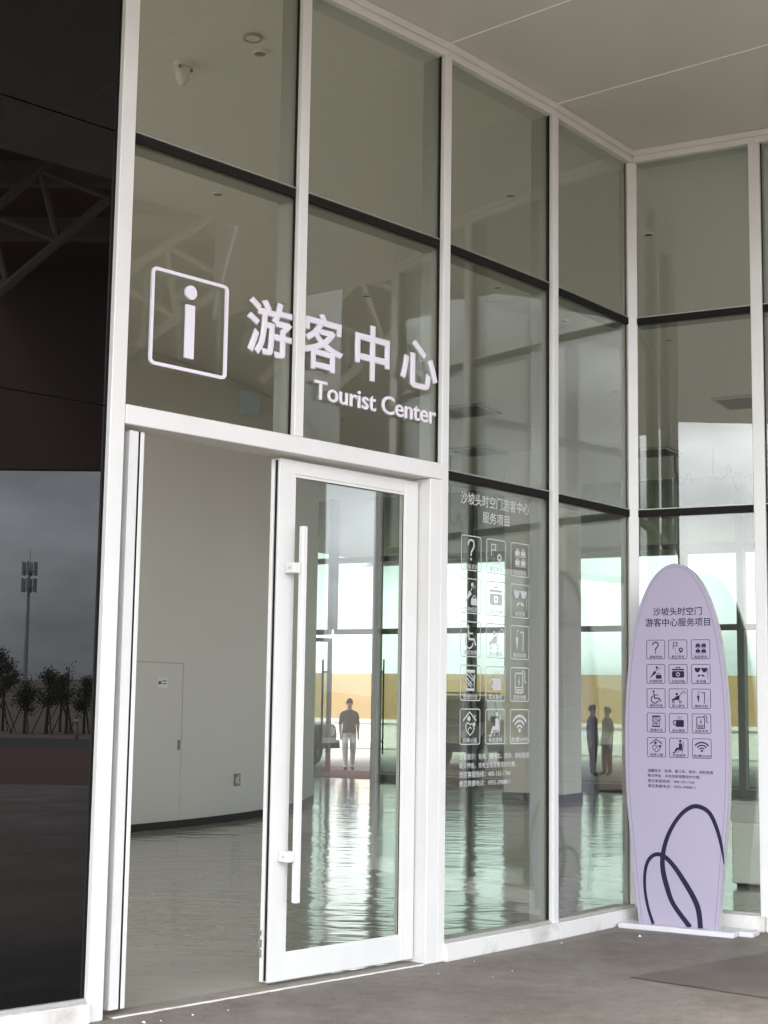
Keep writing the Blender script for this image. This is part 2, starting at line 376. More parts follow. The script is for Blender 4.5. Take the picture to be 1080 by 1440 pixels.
# right leaf: hinged at the right jamb, a touch ajar towards the outside; local x runs from hinge leftwards -> mirror with rotation pi
def at(P, a, x, y): return (P[0] + x*math.cos(a) - y*math.sin(a), P[1] + x*math.sin(a) + y*math.cos(a))
hp = at(PD, AD, DW-0.14, 0.055)
LW = 1.135
def door_leaf_m(Mpos, w, z0, z1, body_m):
    sw, tr, br = 0.108, 0.075, 0.13
    bx = lambda b, x0, x1, *r: b.box(-x1, -x0, *r)
    b = MB(); bx(b, 0, sw, 0, 0.052, z0, z1); bx(b, w-sw, w, 0, 0.052, z0, z1)
    bx(b, sw, w-sw, 0.0006, 0.0514, z0, z0+br); bx(b, sw, w-sw, 0.0006, 0.0514, z1-tr, z1)
    d = b.build('door', body_m, Mpos, wallA, bevel=0.003)
    b = MB(); bx(b, sw-0.004, w-sw+0.004, 0.02, 0.03, z0+br-0.004, z1-tr+0.004); b.build('pane', 'clear_glass', Mpos, d)
    g = MB()
    for r in ((sw, sw+0.007, z0+br, z1-tr), (w-sw-0.007, w-sw, z0+br, z1-tr), (sw+0.007, w-sw-0.007, z0+br, z0+br+0.007), (sw+0.007, w-sw-0.007, z1-tr-0.007, z1-tr)):
        bx(g, r[0], r[1], 0.006, 0.0195, r[2], r[3])
    g.build('seal', 'black_gasket', Mpos, d)
    # glazing bead: a thin stepped frame inside the stiles
    g = MB()
    for r in ((sw+0.0005, sw+0.014, z0+br+0.0005, z1-tr-0.0005), (w-sw-0.014, w-sw-0.0005, z0+br+0.0005, z1-tr-0.0005), (sw+0.0145, w-sw-0.0145, z0+br+0.0005, z0+br+0.014), (sw+0.0145, w-sw-0.0145, z1-tr-0.014, z1-tr-0.0005)):
        bx(g, r[0], r[1], 0.0035, 0.0055, r[2], r[3])
    g.build('glazing_bead', body_m, Mpos, d)
    b = MB(); bx(b, w+0.0005, w+0.007, 0.016, 0.026, z0+0.01, z1-0.01); b.build('brush_seal', 'black_gasket', Mpos, d)
    b = MB(); bx(b, w+0.0005, w+0.016, 0.030, 0.052, z0+0.004, z1-0.004); b.build('meeting_strip', body_m, Mpos, d, bevel=0.002)
    hx = w - 0.115
    b = MB(); bx(b, hx-0.017, hx+0.017, -0.088, -0.054, 0.42, 2.375); b.build('handle', body_m, Mpos, d, bevel=0.004)
    b = MB(); bx(b, hx-0.017, hx+0.017, 0.122, 0.157, 0.42, 2.375); b.build('handle', body_m, Mpos, d, bevel=0.004)
    for zz in (0.655, 2.15):
        b = MB(); bx(b, hx+0.0175, hx+0.066, -0.074, -0.0005, zz-0.028, zz+0.028); k = b.build('handle_bracket', body_m, Mpos, d, bevel=0.004)
        b = MB(); bx(b, hx+0.0665, hx+0.0685, -0.046, -0.034, zz-0.006, zz+0.006); b.build('screw', 'metal_grey', Mpos, d)
        b = MB(); bx(b, hx-0.06, hx-0.0175, 0.0525, 0.145, zz-0.028, zz+0.028); b.build('handle_bracket', body_m, Mpos, d, bevel=0.004)
    # pull-up bolt near the floor on the free edge
    b = MB(); bx(b, w+0.017, w+0.034, 0.034, 0.048, 0.20, 0.24); bx(b, w+0.017, w+0.028, 0.034, 0.046, 0.15, 0.19); bx(b, w+0.017, w+0.031, 0.036, 0.046, 0.26, 0.285)
    b.build('floor_bolt', 'vent_dark', Mpos, d, bevel=0.003)
    return d
rd = door_leaf_m(Matrix.Translation((hp[0], hp[1], 0)) @ Matrix.Rotation(AD + R(0.5), 4, 'Z'), LW-0.03, 0.024, 2.735, 'white_frame')
# left leaf: swung fully inwards, edge on to us
hl = at(PD, AD, 0.098, 0.0)
ML = Matrix.Translation((hl[0], hl[1], 0)) @ Matrix.Rotation(AD + R(92), 4, 'Z')
def left_leaf():
    w, z0, z1 = 1.10, 0.03, 2.735; sw, tr, br = 0.108, 0.075, 0.13
    b = MB(); b.box(0, sw, -0.056, 0, z0, z1).box(w-sw, w, -0.056, 0, z0, z1).box(sw, w-sw, -0.0555, -0.0005, z0, z0+br).box(sw, w-sw, -0.0555, -0.0005, z1-tr, z1)
    d = b.build('door', 'white_frame', ML, wallA, bevel=0.003)
    d['label'] = 'left door leaf swung fully open into the hall'
    MB().box(sw-0.004, w-sw+0.004, -0.033, -0.023, z0+br-0.004, z1-tr+0.004).build('pane', 'clear_glass', ML, d)
    MB().box(0.004, 0.05, -0.068, -0.0565, z0, z1).build('brush_seal', 'black_gasket', ML, d)
    MB().box(0.0, 0.055, -0.092, -0.0685, z0, z1).build('stop_profile', 'white_frame', ML, d, bevel=0.003)
    for sy in (0.05, -0.16): MB().box(w-0.15, w-0.115, sy, sy+0.035, 0.42, 2.375).build('handle', 'white_frame', ML, d, bevel=0.004)
left_leaf()

wallB = empty('glass_wall', (PB[1][0], PB[1][1], 0), 'white-framed glass wall behind the surfboard-shaped lavender sign', 'glass wall')
for k in range(1, 5):
    mullion(PB[k], BANG, wallB, 0.0, ZT-0.086, w=(0.078 if k < 4 else 0.12))
for k in range(4):
    top_rail(PB[k], BANG, BW, wallB, e0=(0.03 if k == 0 else 0))
    for z in (Z1, Z2): dark_transom(PB[k], BANG, BW, z, wallB)
    for z0, z1 in ((0.10, Z2-0.022), (Z2+0.022, Z1-0.022), (Z1+0.022, ZT-0.08)): pane(PB[k], BANG, BW, z0, z1, wallB)
    base_sill(PB[k], BANG, BW, wallB, e0=(0.07 if k == 0 else 0.002), e1=0.002)

wallD = empty('dark_glass_wall', (PL[1][0], PL[1][1], 0), 'black mirror glass wall in white frames beside the doorway', 'glass wall')
for k in range(1, 6):
    a_ = R(44 - 3*(k-1)); P = PL[k]
    mullion(P, a_, wallD, 0.0, ZT-0.086)
    top_rail(P, a_, 1.17, wallD)
    base_sill(P, a_, 1.17, wallD, e0=0.002, e1=0.0425 if k == 1 else 0.002, h=0.09)
    zs = [0.09, Z2+0.03, Z1, ZT-0.08]
    for z0, z1 in zip(zs[:-1], zs[1:]): pane(P, a_, 1.17, z0+0.004, z1-0.004, wallD, 'black_glass', e=0.024, y=0.0)
    MB().box(0.024, 1.146, 0.012, 0.1, 0.09, ZT-0.08).build('backing', 'black_gasket', FR(P, a_), wallD)

# right hall wall, glazing added to let daylight in, and the wall between drum and dark glass
wallE = empty('glass_wall', (PB[4][0], PB[4][1], 0), 'white-framed end wall on the right of the hall, glazing added to bring in sky light', 'glass wall')
EA = BANG + math.pi/2
for k in range(10):
    P = (PB[4][0] + 1.19*k*math.cos(EA), PB[4][1] + 1.19*k*math.sin(EA))
    if k: mullion(P, EA, wallE, 0.0, ZT-0.086)
    top_rail(P, EA, 1.19, wallE, e0=0.16 if k == 0 else 0.0)
    base_sill(P, EA, 1.19, wallE, e0=0.16 if k == 0 else 0.002, e1=0.002)
    for z in (Z1, Z2): dark_transom(P, EA, 1.19, z, wallE)
    pane(P, EA, 1.19, 0.10, Z2-0.022, wallE, 'added_side_glass', e=(0.17 if k == 0 else 0.02))
    for z0, z1 in ((Z2+0.022, Z1-0.022), (Z1+0.022, ZT-0.08)):
        b = MB(); x0 = 0.17 if k == 0 else 0.034; b.add([(x0, 0.015, z0+0.004), (1.156, 0.015, z0+0.004), (1.156, 0.015, z1-0.004), (x0, 0.015, z1-0.004)], [(0,1,2,3)]); b.build('added_light_panel', 'frosted_panel', FR(P, EA), wallE, fixn=False)  # translucent panel added to spread sky light into the hall

# ------------------------------------------------------------------ soffit and roof over the forecourt
can = empty('entrance_soffit', (2.5, 7.0, ZT), 'grey satin metal panel soffit over the entrance', 'soffit')
allP = PL[::-1] + PM[1:]                                # from far left to the corner
def jdir(i):
    a0 = ang(allP[max(i-1,0)], allP[min(i,len(allP)-1)]) if i else ang(allP[0], allP[1])
    a1 = ang(allP[i], allP[i+1]) if i < len(allP)-1 else a0
    a_ = (a0 + a1)/2 - math.pi/2
    return (math.cos(a_), math.sin(a_))
LS = 3.7
g = 0.004
for i in range(len(allP)-2):
    d0, d1 = jdir(i), jdir(i+1)
    p0, p1 = allP[i], allP[i+1]; ln = dist(p0, p1); t = ((p1[0]-p0[0])/ln, (p1[1]-p0[1])/ln)
    q = lambda p, d, s, e: (p[0] + d[0]*s + t[0]*e - d0[0]*0, p[1] + d[1]*s + t[1]*e)
    pts = [q(p0, d0, 0.03, g), q(p0, d0, LS, g), q(p1, d1, LS, -g), q(p1, d1, 0.03, -g)]
    MB().prism(pts, ZT, ZT+0.04).build('soffit_panel', 'soffit', None, can, bevel=0.002)
for i in range(1, len(allP)-1):
    d0 = jdir(i); p0 = allP[i]; nx = (-d0[1], d0[0])
    q = [(p0[0]+d0[0]*a_+nx[0]*b_, p0[1]+d0[1]*a_+nx[1]*b_) for a_, b_ in ((0.04,-0.005),(LS,-0.005),(LS,0.005),(0.04,0.005))]
    MB().prism(q, ZT-0.0015, ZT+0.006).build('joint_seal', 'joint_white', None, can)
d3 = jdir(len(allP)-2); pm3 = allP[-2]
pts = [(pm3[0]+0.012, pm3[1]+0.006), (pm3[0]+d3[0]*LS+0.008, pm3[1]+d3[1]*LS), (PB[4][0]+2.2, PB[4][1]-1.9), (PB[4][0]+0.3, PB[4][1]-0.16), (PM[4][0], PM[4][1]-0.03)]
MB().prism(pts, ZT, ZT+0.04).build('soffit_panel', 'soffit', None, can, bevel=0.002)
e = [(allP[i][0] + jdir(i)[0]*LS, allP[i][1] + jdir(i)[1]*LS) for i in range(len(allP)-1)]
MB().prism([(x, y) for x, y in e] + [pts[2], (PB[4][0]+0.3, PB[4][1]+0.4)] + PM[::-1] + PL[1:], ZT+0.045, ZT+0.10).build('backing', 'soffit_gap', None, can)

roof = empty('forecourt_roof', (12, 3, 0), 'high dark roof with lattice trusses over the forecourt', 'roof')
RX = 17.7; RZ = 9.0
rp = [e[5], (e[5][0]+1.5, 0.3), (RX, 0.3), (RX, 10.6), (PB[4][0]+0.6, 10.6), (PB[4][0]+0.3, PB[4][1]+0.4), pts[2]] + e[::-1][:-6]
MB().prism(rp, RZ, RZ+0.2).build('roof_deck', 'roof_under', None, roof)
MB().box(RX-0.25, RX, 0.3, 10.6, ZT-0.02, RZ-0.002).build('fascia', 'roof_under', None, roof)
ee = e[5:] + [pts[2]]
b = MB()
for a0, a1 in zip(ee[:-1], ee[1:]): b.add([(a0[0],a0[1],ZT+0.11),(a1[0],a1[1],ZT+0.11),(a1[0],a1[1],RZ-0.01),(a0[0],a0[1],RZ-0.01)], [(0,1,2,3)])
b.build('step_wall', 'roof_under', None, roof, fixn=False)
def truss(P0, P1, h=0.95, n=9):
    P0, P1 = Vector(P0), Vector(P1); d = (P1-P0).normalized(); up = Vector((1, 0, 0)).cross(d).normalized()*h
    b = MB(); b.tube([P0, P1], 0.07, 8).tube([P0+up, P1+up], 0.07, 8)
    for k in range(n):
        a_ = P0.lerp(P1, k/n); c = P0.lerp(P1, (k+0.5)/n) + up; d_ = P0.lerp(P1, (k+1)/n)
        b.tube([a_, c], 0.045, 6).tube([c, d_], 0.045, 6)
    return b.build('truss', 'truss_paint', None, roof)
truss((12.0, 4.6, 5.66), (12.0, 8.2, 8.3), n=5); truss((11.5, 0.6, 5.2), (11.5, 4.0, 8.3), n=5); truss((13.5, 7.8, 5.5), (13.5, 10.4, 8.1), n=4)
for xx in (9.5, 12.0, 14.5): MB().box(xx-0.1, xx+0.1, 0.32, 10.58, RZ-0.35, RZ-0.001).build('purlin', 'truss_paint', None, roof)
# column
cl = MB().prism([(8.45,7.85),(8.95,7.85),(8.95,8.35),(8.45,8.35)], 0.3, RZ-0.004)
co = empty('roof_column', (8.7, 8.1, 0), 'square white clad column holding up the forecourt roof', 'column')
cl.build('shaft', 'white_frame', None, co, bevel=0.01); MB().box(8.40,9.0,7.8,8.4,0,0.3).build('plinth', 'white_base', None, co, bevel=0.01)

# ------------------------------------------------------------------ curved inner wall
dw = empty('curved_wall', (drum(R(-20))[0], drum(R(-20))[1], 0), 'smooth white curved wall inside the hall, seen through the open doorway', 'wall')
def arc_strip(a0, a1, z0, z1, r0, r1, n):
    b = MB(); vs_ = []; fs = []
    for i in range(n+1):
        a_ = a0 + (a1-a0)*i/n
        for r, z in ((r0, z0), (r1, z0), (r1, z1), (r0, z1)): p = drum(a_, r); vs_.append((p[0], p[1], z))
    for i in range(n):
        k = 4*i
        for j in range(4): fs.append((k+j, k+(j+1) % 4, k+4+(j+1) % 4, k+4+j))
    fs += [(0,1,2,3), (4*n+3,4*n+2,4*n+1,4*n)]
    return b.add(vs_, fs)
arc_strip(R(-100), R(50), 0.0, ZC-0.006, DR-0.2, DR, 120).build('wall_face', 'int_wall', None, dw, smooth=True)
arc_strip(R(-60), R(50), 0.003, 0.085, DR+0.001, DR+0.012, 90).build('skirting', 'dark_trim', None, dw)
# access door in the drum: thin joints round a flush leaf
JA0, JA1 = R(-33.8), R(-28.5)
arc_strip(JA0, JA1, 1.862, 1.872, DR+0.0005, DR+0.003, 6).build('door_joint', 'seam', None, dw)
for a_ in (JA0, JA1): arc_strip(a_-0.0005, a_+0.0005, 0.09, 1.8615, DR+0.0005, DR+0.003, 1).build('door_joint', 'seam', None, dw)
MB().box(-0.010, 0.010, -0.02, 0, 0.88, 0.99).build('door_pull', 'vent_dark', FR(drum(R(-28.8), DR+0.001), R(-28.8)+math.pi/2) , dw)

# ------------------------------------------------------------------ far glass wall with open double door
fw = empty('glass_wall', (*far(1.0), 0), 'grey-framed glass wall at the far end of the hall, double door open to the yard', 'glass wall')
DB0, DB1 = 3, 5                            # door bay between these posts (post 4 stops at the head)
for k in range(FN+1):
    s = FS0 + k*FW
    if s < -3.4: continue
    z0 = 0.0 if k != 4 else Z2+0.05
    MB().box(-0.06, 0.06, -0.14, 0.05, z0, ZC-0.004).build('post', 'grey_far_frame', FR(far(s), FA), fw)
    if k < FN:
        bay_door = k in (3, 4)
        for z in ((Z1, Z2) if True else ()):
            MB().box(0.0605, FW-0.0605, -0.10, 0.04, z-0.05, z+0.05).build('transom', 'grey_far_frame', FR(far(s), FA), fw)
        if not bay_door: MB().box(0.0605, FW-0.0605, -0.10, 0.04, 0, 0.12).build('base_sill', 'grey_far_frame', FR(far(s), FA), fw)
        for z0, z1 in ((Z1+0.05, ZC-0.01), (Z2+0.05, Z1-0.05), (0.12, Z2-0.05)):
            if bay_door and z0 < 1: continue
            MB().box(0.0605, FW-0.0605, -0.02, -0.01, z0+0.001, z1-0.001).build('pane', 'far_glass', FR(far(s), FA), fw)
def far_leaf(s, a, sgn):
    M = FR(far(s, 0.06), FA + a); w = 0.93
    bx = lambda b, x0, x1, *r: b.box(*(sorted((sgn*x0, sgn*x1))), *r)
    b = MB(); bx(b, 0, .09, 0, .05, .02, 2.73); bx(b, w-.09, w, 0, .05, .02, 2.73); bx(b, .09, w-.09, .001, .049, .02, .14); bx(b, .09, w-.09, .001, .049, 2.65, 2.73)
    d = b.build('door', 'grey_far_frame', M, fw)
    b = MB(); bx(b, .085, w-.085, .02, .03, .135, 2.655); b.build('pane', 'far_glass', M, d)
    for yy in (-0.1, 0.1):
        b = MB(); bx(b, w-.16, w-.13, yy, yy+.03, .45, 2.3); b.build('handle', 'vent_dark', M, d)
    for zz in (.7, 2.05):
        b = MB(); bx(b, w-.158, w-.07, -.095, .125, zz-.02, zz+.02); b.build('handle_bracket', 'vent_dark', M, d)
far_leaf(FS0+3*FW+0.07, R(68), 1); far_leaf(FS0+5*FW-0.07, R(-62), -1)
rs = empty('rear_soffit', (*far(4, 5), ZC), 'pale canopy outside the far glass wall', 'canopy')
for k in range(-1, 10):
    q = fq(FS0 + 2*k*FW + 0.004, FS0 + 2*(k+1)*FW - 0.004, 0.06, 11.5)
    MB().prism(q, ZC+0.02, ZC+0.10).build('soffit_panel', 'rear_soffit', None, rs)
MB().prism(fq(FS0-2.2*FW, FS0+20*FW, 11.5, 11.7), ZC-0.12, ZC+0.45).build('fascia', 'white_frame', None, rs)

# ------------------------------------------------------------------ behind the hall: yard walls
def wall_arc(name, s0, s1, off0, off1, z1, th, m, label, cat, n=24, bulge=0.0, cap=None):
    o = empty(name, (*far((s0+s1)/2, (off0+off1)/2), 0), label, cat)
    for k in range(n):
        u0, u1 = k/n, (k+1)/n
        f = lambda u, d: far(s0+(s1-s0)*u, off0+(off1-off0)*u + bulge*math.sin(math.pi*u) + d)
        MB().prism([f(u0, 0), f(u1, 0), f(u1, th), f(u0, th)], -0.02, z1).build('wall_segment', m, None, o)
        if cap: MB().prism([f(u0, -0.06), f(u1, -0.06), f(u1, th+0.06), f(u0, th+0.06)], z1+0.001, z1+0.12).build('coping', cap, None, o)
    return o
wall_arc('sand_wall', -34, 34, 30, 30, 2.75, 0.5, 'yellow_wall', 'long sand-yellow wall across the yard behind the hall', 'wall', bulge=5)
wall_arc('parapet', -34, 34, 17, 17, 0.78, 0.3, 'white_wall', 'low white parapet in front of the sand-yellow wall', 'wall', bulge=2, cap='white_wall')

# ------------------------------------------------------------------ 3-D lettering on the entrance glass
DG = None
def text_mesh(body, size=1.0, offset=0.0, extrude=0.0, align='LEFT', space=1.0, res=4, bevel=0.0):
    cu = bpy.data.curves.new('text', 'FONT'); cu.body = body; cu.size = size; cu.offset = offset; cu.extrude = extrude; cu.bevel_depth = bevel; cu.bevel_resolution = 0
    cu.align_x = align; cu.space_character = space; cu.resolution_u = res
    o = bpy.data.objects.new('text', cu); COL.objects.link(o)
    dg = bpy.context.evaluated_depsgraph_get()
    me = bpy.data.meshes.new_from_object(o.evaluated_get(dg))
    bpy.data.objects.remove(o); bpy.data.curves.remove(cu)
    return me
def bounds(me):
    xs = [v.co.x for v in me.vertices]; ys = [v.co.y for v in me.vertices]
    return min(xs), max(xs), min(ys), max(ys)
def fit(me, x0, x1, z0, z1, y_front, ds=1.0):
    """lay text (xy, extruded along z) upright: x stays, y->z, z->-y ; fit to the box"""
    a, b, c, d = bounds(me); sx = (x1-x0)/(b-a); sz = (z1-z0)/(d-c)
    for v in me.vertices:
        x, y, z = v.co
        v.co = (x0 + (x-a)*sx, y_front - z*ds, z0 + (y-c)*sz)
    me.update(); return me
def split_letters(me):
    bm = bmesh.new(); bm.from_mesh(me); bm.verts.ensure_lookup_table(); seen = set(); isl = []
    bmesh.ops.remove_doubles(bm, verts=bm.verts[:], dist=1e-6); bm.verts.ensure_lookup_table(); bm.verts.index_update()
    for v in bm.verts:
        if v.index in seen: continue
        st = [v]; seen.add(v.index); grp = []
        while st:
            q = st.pop(); grp.append(q)
            for ed in q.link_edges:
                w = ed.other_vert(q)
                if w.index not in seen: seen.add(w.index); st.append(w)
        xs = [q.co.x for q in grp]; isl.append([min(xs), max(xs), [q.index for q in grp]])
    isl.sort(key=lambda r: r[0]); out = []
    for r in isl:
        if out and min(r[1], out[-1][1]) - max(r[0], out[-1][0]) > 0.4*min(r[1]-r[0], out[-1][1]-out[-1][0]):
            out[-1] = [min(out[-1][0], r[0]), max(out[-1][1], r[1]), out[-1][2] + r[2]]
        else: out.append(r)
    res = []
    for r in out:
        ids = {k: i for i, k in enumerate(r[2])}
        fs = [tuple(ids[v.index] for v in f.verts) for f in bm.faces if f.verts[0].index in ids]
        m2 = bpy.data.meshes.new('letter'); m2.from_pydata([tuple(bm.verts[k].co) for k in r[2]], [], fs); m2.update(); res.append(m2)
    bm.free(); return res

MA = FR(PM[0], PA[0])
sgn = empty('wall_lettering', (*at(PM[0], PA[0], 1.2, -0.01), 2.9), 'raised lavender-white tourist center lettering and information symbol on the glass above the doors', 'sign')
for ch, x0, x1, z0, z1 in (('游', 0.812, 1.128, 3.248, 3.553), ('客', 1.205, 1.518, 3.240, 3.560), ('中', 1.612, 1.890, 3.248, 3.568), ('心', 1.985, 2.302, 3.268, 3.555)):
    me = fit(text_mesh(ch, 1.0, 0.0, 0.03, bevel=0.019), x0, x1, z0, z1, 0.0)
    for v in me.vertices: v.co.y = -0.0095 + v.co.y*(0.0075/0.049)
    mesh_obj('character', me, 'letter', MA, sgn)
me = fit(text_mesh('Tourist Center', 1.0, 0.0, 0.02, bevel=0.016), 1.304, 2.297, 3.078, 3.186, 0.0)
for v in me.vertices: v.co.y = -0.008 + v.co.y*(0.006/0.036)
for m2 in split_letters(me): mesh_obj('letter', m2, 'letter', MA, sgn)
# information symbol: rounded square outline, stem and dot
def rrect(x0, x1, z0, z1, r, n=5):
    p = []
    for cx, cz, a0 in ((x1-r, z1-r, 0), (x0+r, z1-r, 90), (x0+r, z0+r, 180), (x1-r, z0+r, 270)):
        for i in range(n+1): a_ = R(a0 + 90*i/n); p.append((cx + r*math.cos(a_), cz + r*math.sin(a_)))
    return p
def ring_prism(outer, inner, y0, y1):
    n = len(outer); b = MB()
    vs_ = [(x, y0, z) for x, z in outer] + [(x, y0, z) for x, z in inner] + [(x, y1, z) for x, z in outer] + [(x, y1, z) for x, z in inner]
    fs = []
    for i in range(n):
        j = (i+1) % n
        fs += [(i, j, n+j, n+i), (2*n+i, 3*n+i, 3*n+j, 2*n+j), (i, 2*n+i, 2*n+j, j), (n+i, n+j, 3*n+j, 3*n+i)]
    return b.add(vs_, fs)
ring_prism(rrect(0.187, 0.680, 3.075, 3.568, 0.03), rrect(0.204, 0.663, 3.092, 3.551, 0.016), -0.014, -0.002).build('symbol_frame', 'letter', MA, sgn)
MB().box(0.405, 0.462, -0.016, -0.002, 3.143, 3.418).build('symbol_stem', 'letter', MA, sgn, bevel=0.002)
MB().prism_y([(0.434+0.036*math.cos(2*math.pi*i/28), 3.482+0.036*math.sin(2*math.pi*i/28)) for i in range(28)], -0.016, -0.002).build('symbol_dot', 'letter', MA, sgn)
st = MB().box(0.797, 0.928, 0.0085, 0.0125, 2.922, 3.048).build('glass_sticker', 'sticker_glass', MA)
tag(st, 'small square greenish sticker on the glass over the doorway', 'sticker')

# ------------------------------------------------------------------ flat pictograms
class Flat:
    """flat print drawn in a unit square; every stroke gets its own hair of height"""
    def __init__(s): s.polys = []
    def poly(s, p): s.polys.append(list(p)); return s
    def disc(s, x, y, r, n=16): return s.poly([(x+r*math.cos(2*math.pi*i/n), y+r*math.sin(2*math.pi*i/n)) for i in range(n)])
    def line(s, pts, w, closed=False):
        n = len(pts); Ls, Rs = [], []
        for i, (x, y) in enumerate(pts):
            a = pts[i-1] if (i or closed) else None; b = pts[(i+1) % n] if (i < n-1 or closed) else None
            ds = []
            if a: l = math.hypot(x-a[0], y-a[1]) or 1; ds.append(((x-a[0])/l, (y-a[1])/l))
            if b: l = math.hypot(b[0]-x, b[1]-y) or 1; ds.append(((b[0]-x)/l, (b[1]-y)/l))
            dx = sum(d[0] for d in ds); dy = sum(d[1] for d in ds); l = math.hypot(dx, dy) or 1; dx, dy = dx/l, dy/l
            k = w/2 / max(0.5, dx*ds[0][0] + dy*ds[0][1])
            Ls.append((x - dy*k, y + dx*k)); Rs.append((x + dy*k, y - dx*k))
        s.polys.append(('strip', Ls, Rs, closed)); return s
    def arc(s, x, y, r, a0, a1, w, n=14): return s.line([(x+r*math.cos(R(a0+(a1-a0)*i/n)), y+r*math.sin(R(a0+(a1-a0)*i/n))) for i in range(n+1)], w)
    def ring(s, x, y, r, w, n=20): return s.line([(x+r*math.cos(2*math.pi*i/n), y+r*math.sin(2*math.pi*i/n)) for i in range(n)], w, True)
    def rect(s, x0, x1, y0, y1): return s.poly([(x0,y0),(x1,y0),(x1,y1),(x0,y1)])
    def frame(s, x0, x1, y0, y1, r, w): return s.line(rrect(x0, x1, y0, y1, r, 4), w, True)
    def mesh(s, x, z, w, h, y):
        b = MB(); lift = 0.0
        T = lambda p, l: (x + p[0]*w, y - l, z + p[1]*h)
        for q in s.polys:
            lift += 0.00003
            if q and q[0] == 'strip':
                _, Ls, Rs, cl_ = q; n = len(Ls)
                vs_ = [T(p, lift) for p in Ls] + [T(p, lift) for p in Rs]
                b.add(vs_, [(i, n+i, n+(i+1) % n, (i+1) % n) for i in range(n if cl_ else n-1)])
            else: b.add([T(p, lift) for p in q], [tuple(range(len(q)))])
        return b
def icon(k):
    f = Flat(); W = 0.035
    f.frame(0.02, 0.98, 0.02, 0.98, 0.07, 0.028)
    if k == 0:
        f.line([(0.34,0.72),(0.36,0.80),(0.42,0.86),(0.5,0.875),(0.58,0.855),(0.63,0.79),(0.63,0.70),(0.58,0.62),(0.51,0.55),(0.49,0.48),(0.49,0.42)], 0.06).disc(0.49, 0.33, 0.04)
    elif k == 1:
        f.line([(0.26,0.50),(0.26,0.86)], W).line([(0.26,0.84),(0.48,0.84),(0.44,0.76),(0.48,0.68),(0.27,0.68)], W)
        for i in range(5): f.disc(0.38, 0.56-0.055*i, 0.016, 8)
        for i in range(4): f.disc(0.45+0.055*i, 0.31, 0.016, 8)
        f.ring(0.66, 0.48, 0.085, 0.06).poly([(0.575,0.44),(0.66,0.30),(0.745,0.44)])
    elif k == 2:
        for cx in (0.36, 0.66):
            for cy_ in (0.70, 0.42):
                f.poly(rrect(cx-0.12, cx+0.12, cy_-0.08, cy_+0.06, 0.03, 3)).line([(cx-0.05,cy_+0.06),(cx-0.05,cy_+0.11),(cx+0.05,cy_+0.11),(cx+0.05,cy_+0.06)], 0.025)
        f.line([(0.22,0.59),(0.80,0.59)], 0.02).line([(0.22,0.31),(0.80,0.31)], 0.02)
    elif k == 3:
        f.poly([(0.16,0.26),(0.42,0.66),(0.54,0.56)]).line([(0.50,0.64),(0.56,0.74)], W).disc(0.56, 0.82, 0.065).line([(0.62,0.72),(0.74,0.80)], 0.025)
        f.poly(rrect(0.50,0.80,0.25,0.44,0.02,2)).line([(0.57,0.44),(0.60,0.51),(0.70,0.51),(0.73,0.44)], 0.03)
    elif k == 4:
        f.line([(0.40,0.76),(0.40,0.83),(0.60,0.83),(0.60,0.76)], 0.04).rect(0.18, 0.82, 0.68, 0.75)
        n = 24; o = []; i_ = []
        for j in range(n):
            a = 2*math.pi*j/n; c, s_ = math.cos(a), math.sin(a); m = min(0.32/max(abs(c),1e-6), 0.165/max(abs(s_),1e-6))
            o.append((0.5+c*m, 0.475+s_*m)); i_.append((0.5+0.105*c, 0.475+0.105*s_))
        f.polys.append(('strip', o, i_, True)); f.rect(0.475, 0.525, 0.41, 0.54).rect(0.43, 0.4745, 0.45, 0.50).rect(0.5255, 0.57, 0.45, 0.50)
    elif k == 5:
        for cx in (0.32, 0.68): f.poly([(cx-0.15,0.80),(cx+0.15,0.80),(cx+0.14,0.69),(cx+0.07,0.59),(cx-0.05,0.58),(cx-0.13,0.68)])
        f.rect(0.44, 0.56, 0.755, 0.79).line([(0.855,0.80),(0.86,0.24)], 0.025)
        f.poly([(0.5,0.44),(0.44,0.48),(0.37,0.45),(0.28,0.36),(0.42,0.37)]).poly([(0.505,0.44),(0.57,0.48),(0.64,0.45),(0.73,0.36),(0.59,0.37)])
    elif k == 6:
        f.disc(0.37, 0.84, 0.055).line([(0.38,0.76),(0.42,0.50),(0.66,0.50),(0.76,0.33)], 0.06).line([(0.42,0.66),(0.62,0.66)], 0.045).arc(0.43, 0.44, 0.19, 118, 350, 0.05)
    elif k == 7:
        f.disc(0.42, 0.72, 0.065).line([(0.86,0.74),(0.86,0.82),(0.78,0.85),(0.66,0.75),(0.52,0.60)], 0.035).poly([(0.14,0.44),(0.30,0.52),(0.46,0.66),(0.58,0.60),(0.54,0.42),(0.30,0.42),(0.20,0.38)])
        f.ring(0.24, 0.33, 0.055, 0.035).ring(0.60, 0.33, 0.055, 0.035).line([(0.54,0.42),(0.58,0.37)], 0.03)
    elif k == 8:
        f.poly([(0.28,0.64),(0.42,0.64),(0.355,0.26)]).line([(0.35,0.64),(0.35,0.76),(0.38,0.84),(0.44,0.85)], 0.03).line([(0.52,0.80),(0.68,0.80),(0.66,0.26)], 0.04)
    elif k == 9:
        f.poly(rrect(0.28,0.72,0.78,0.86,0.02,2)).poly(rrect(0.30,0.70,0.28,0.35,0.02,2)).line([(0.30,0.76),(0.66,0.56)], W).line([(0.30,0.64),(0.60,0.44)], W).line([(0.34,0.52),(0.56,0.38)], W)
        f.line([(0.70,0.76),(0.68,0.37)], 0.03).line([(0.30,0.76),(0.32,0.37)], 0.03).line([(0.24,0.30),(0.76,0.70)], 0.02).line([(0.46,0.78),(0.68,0.62)], 0.025)
    elif k == 10:
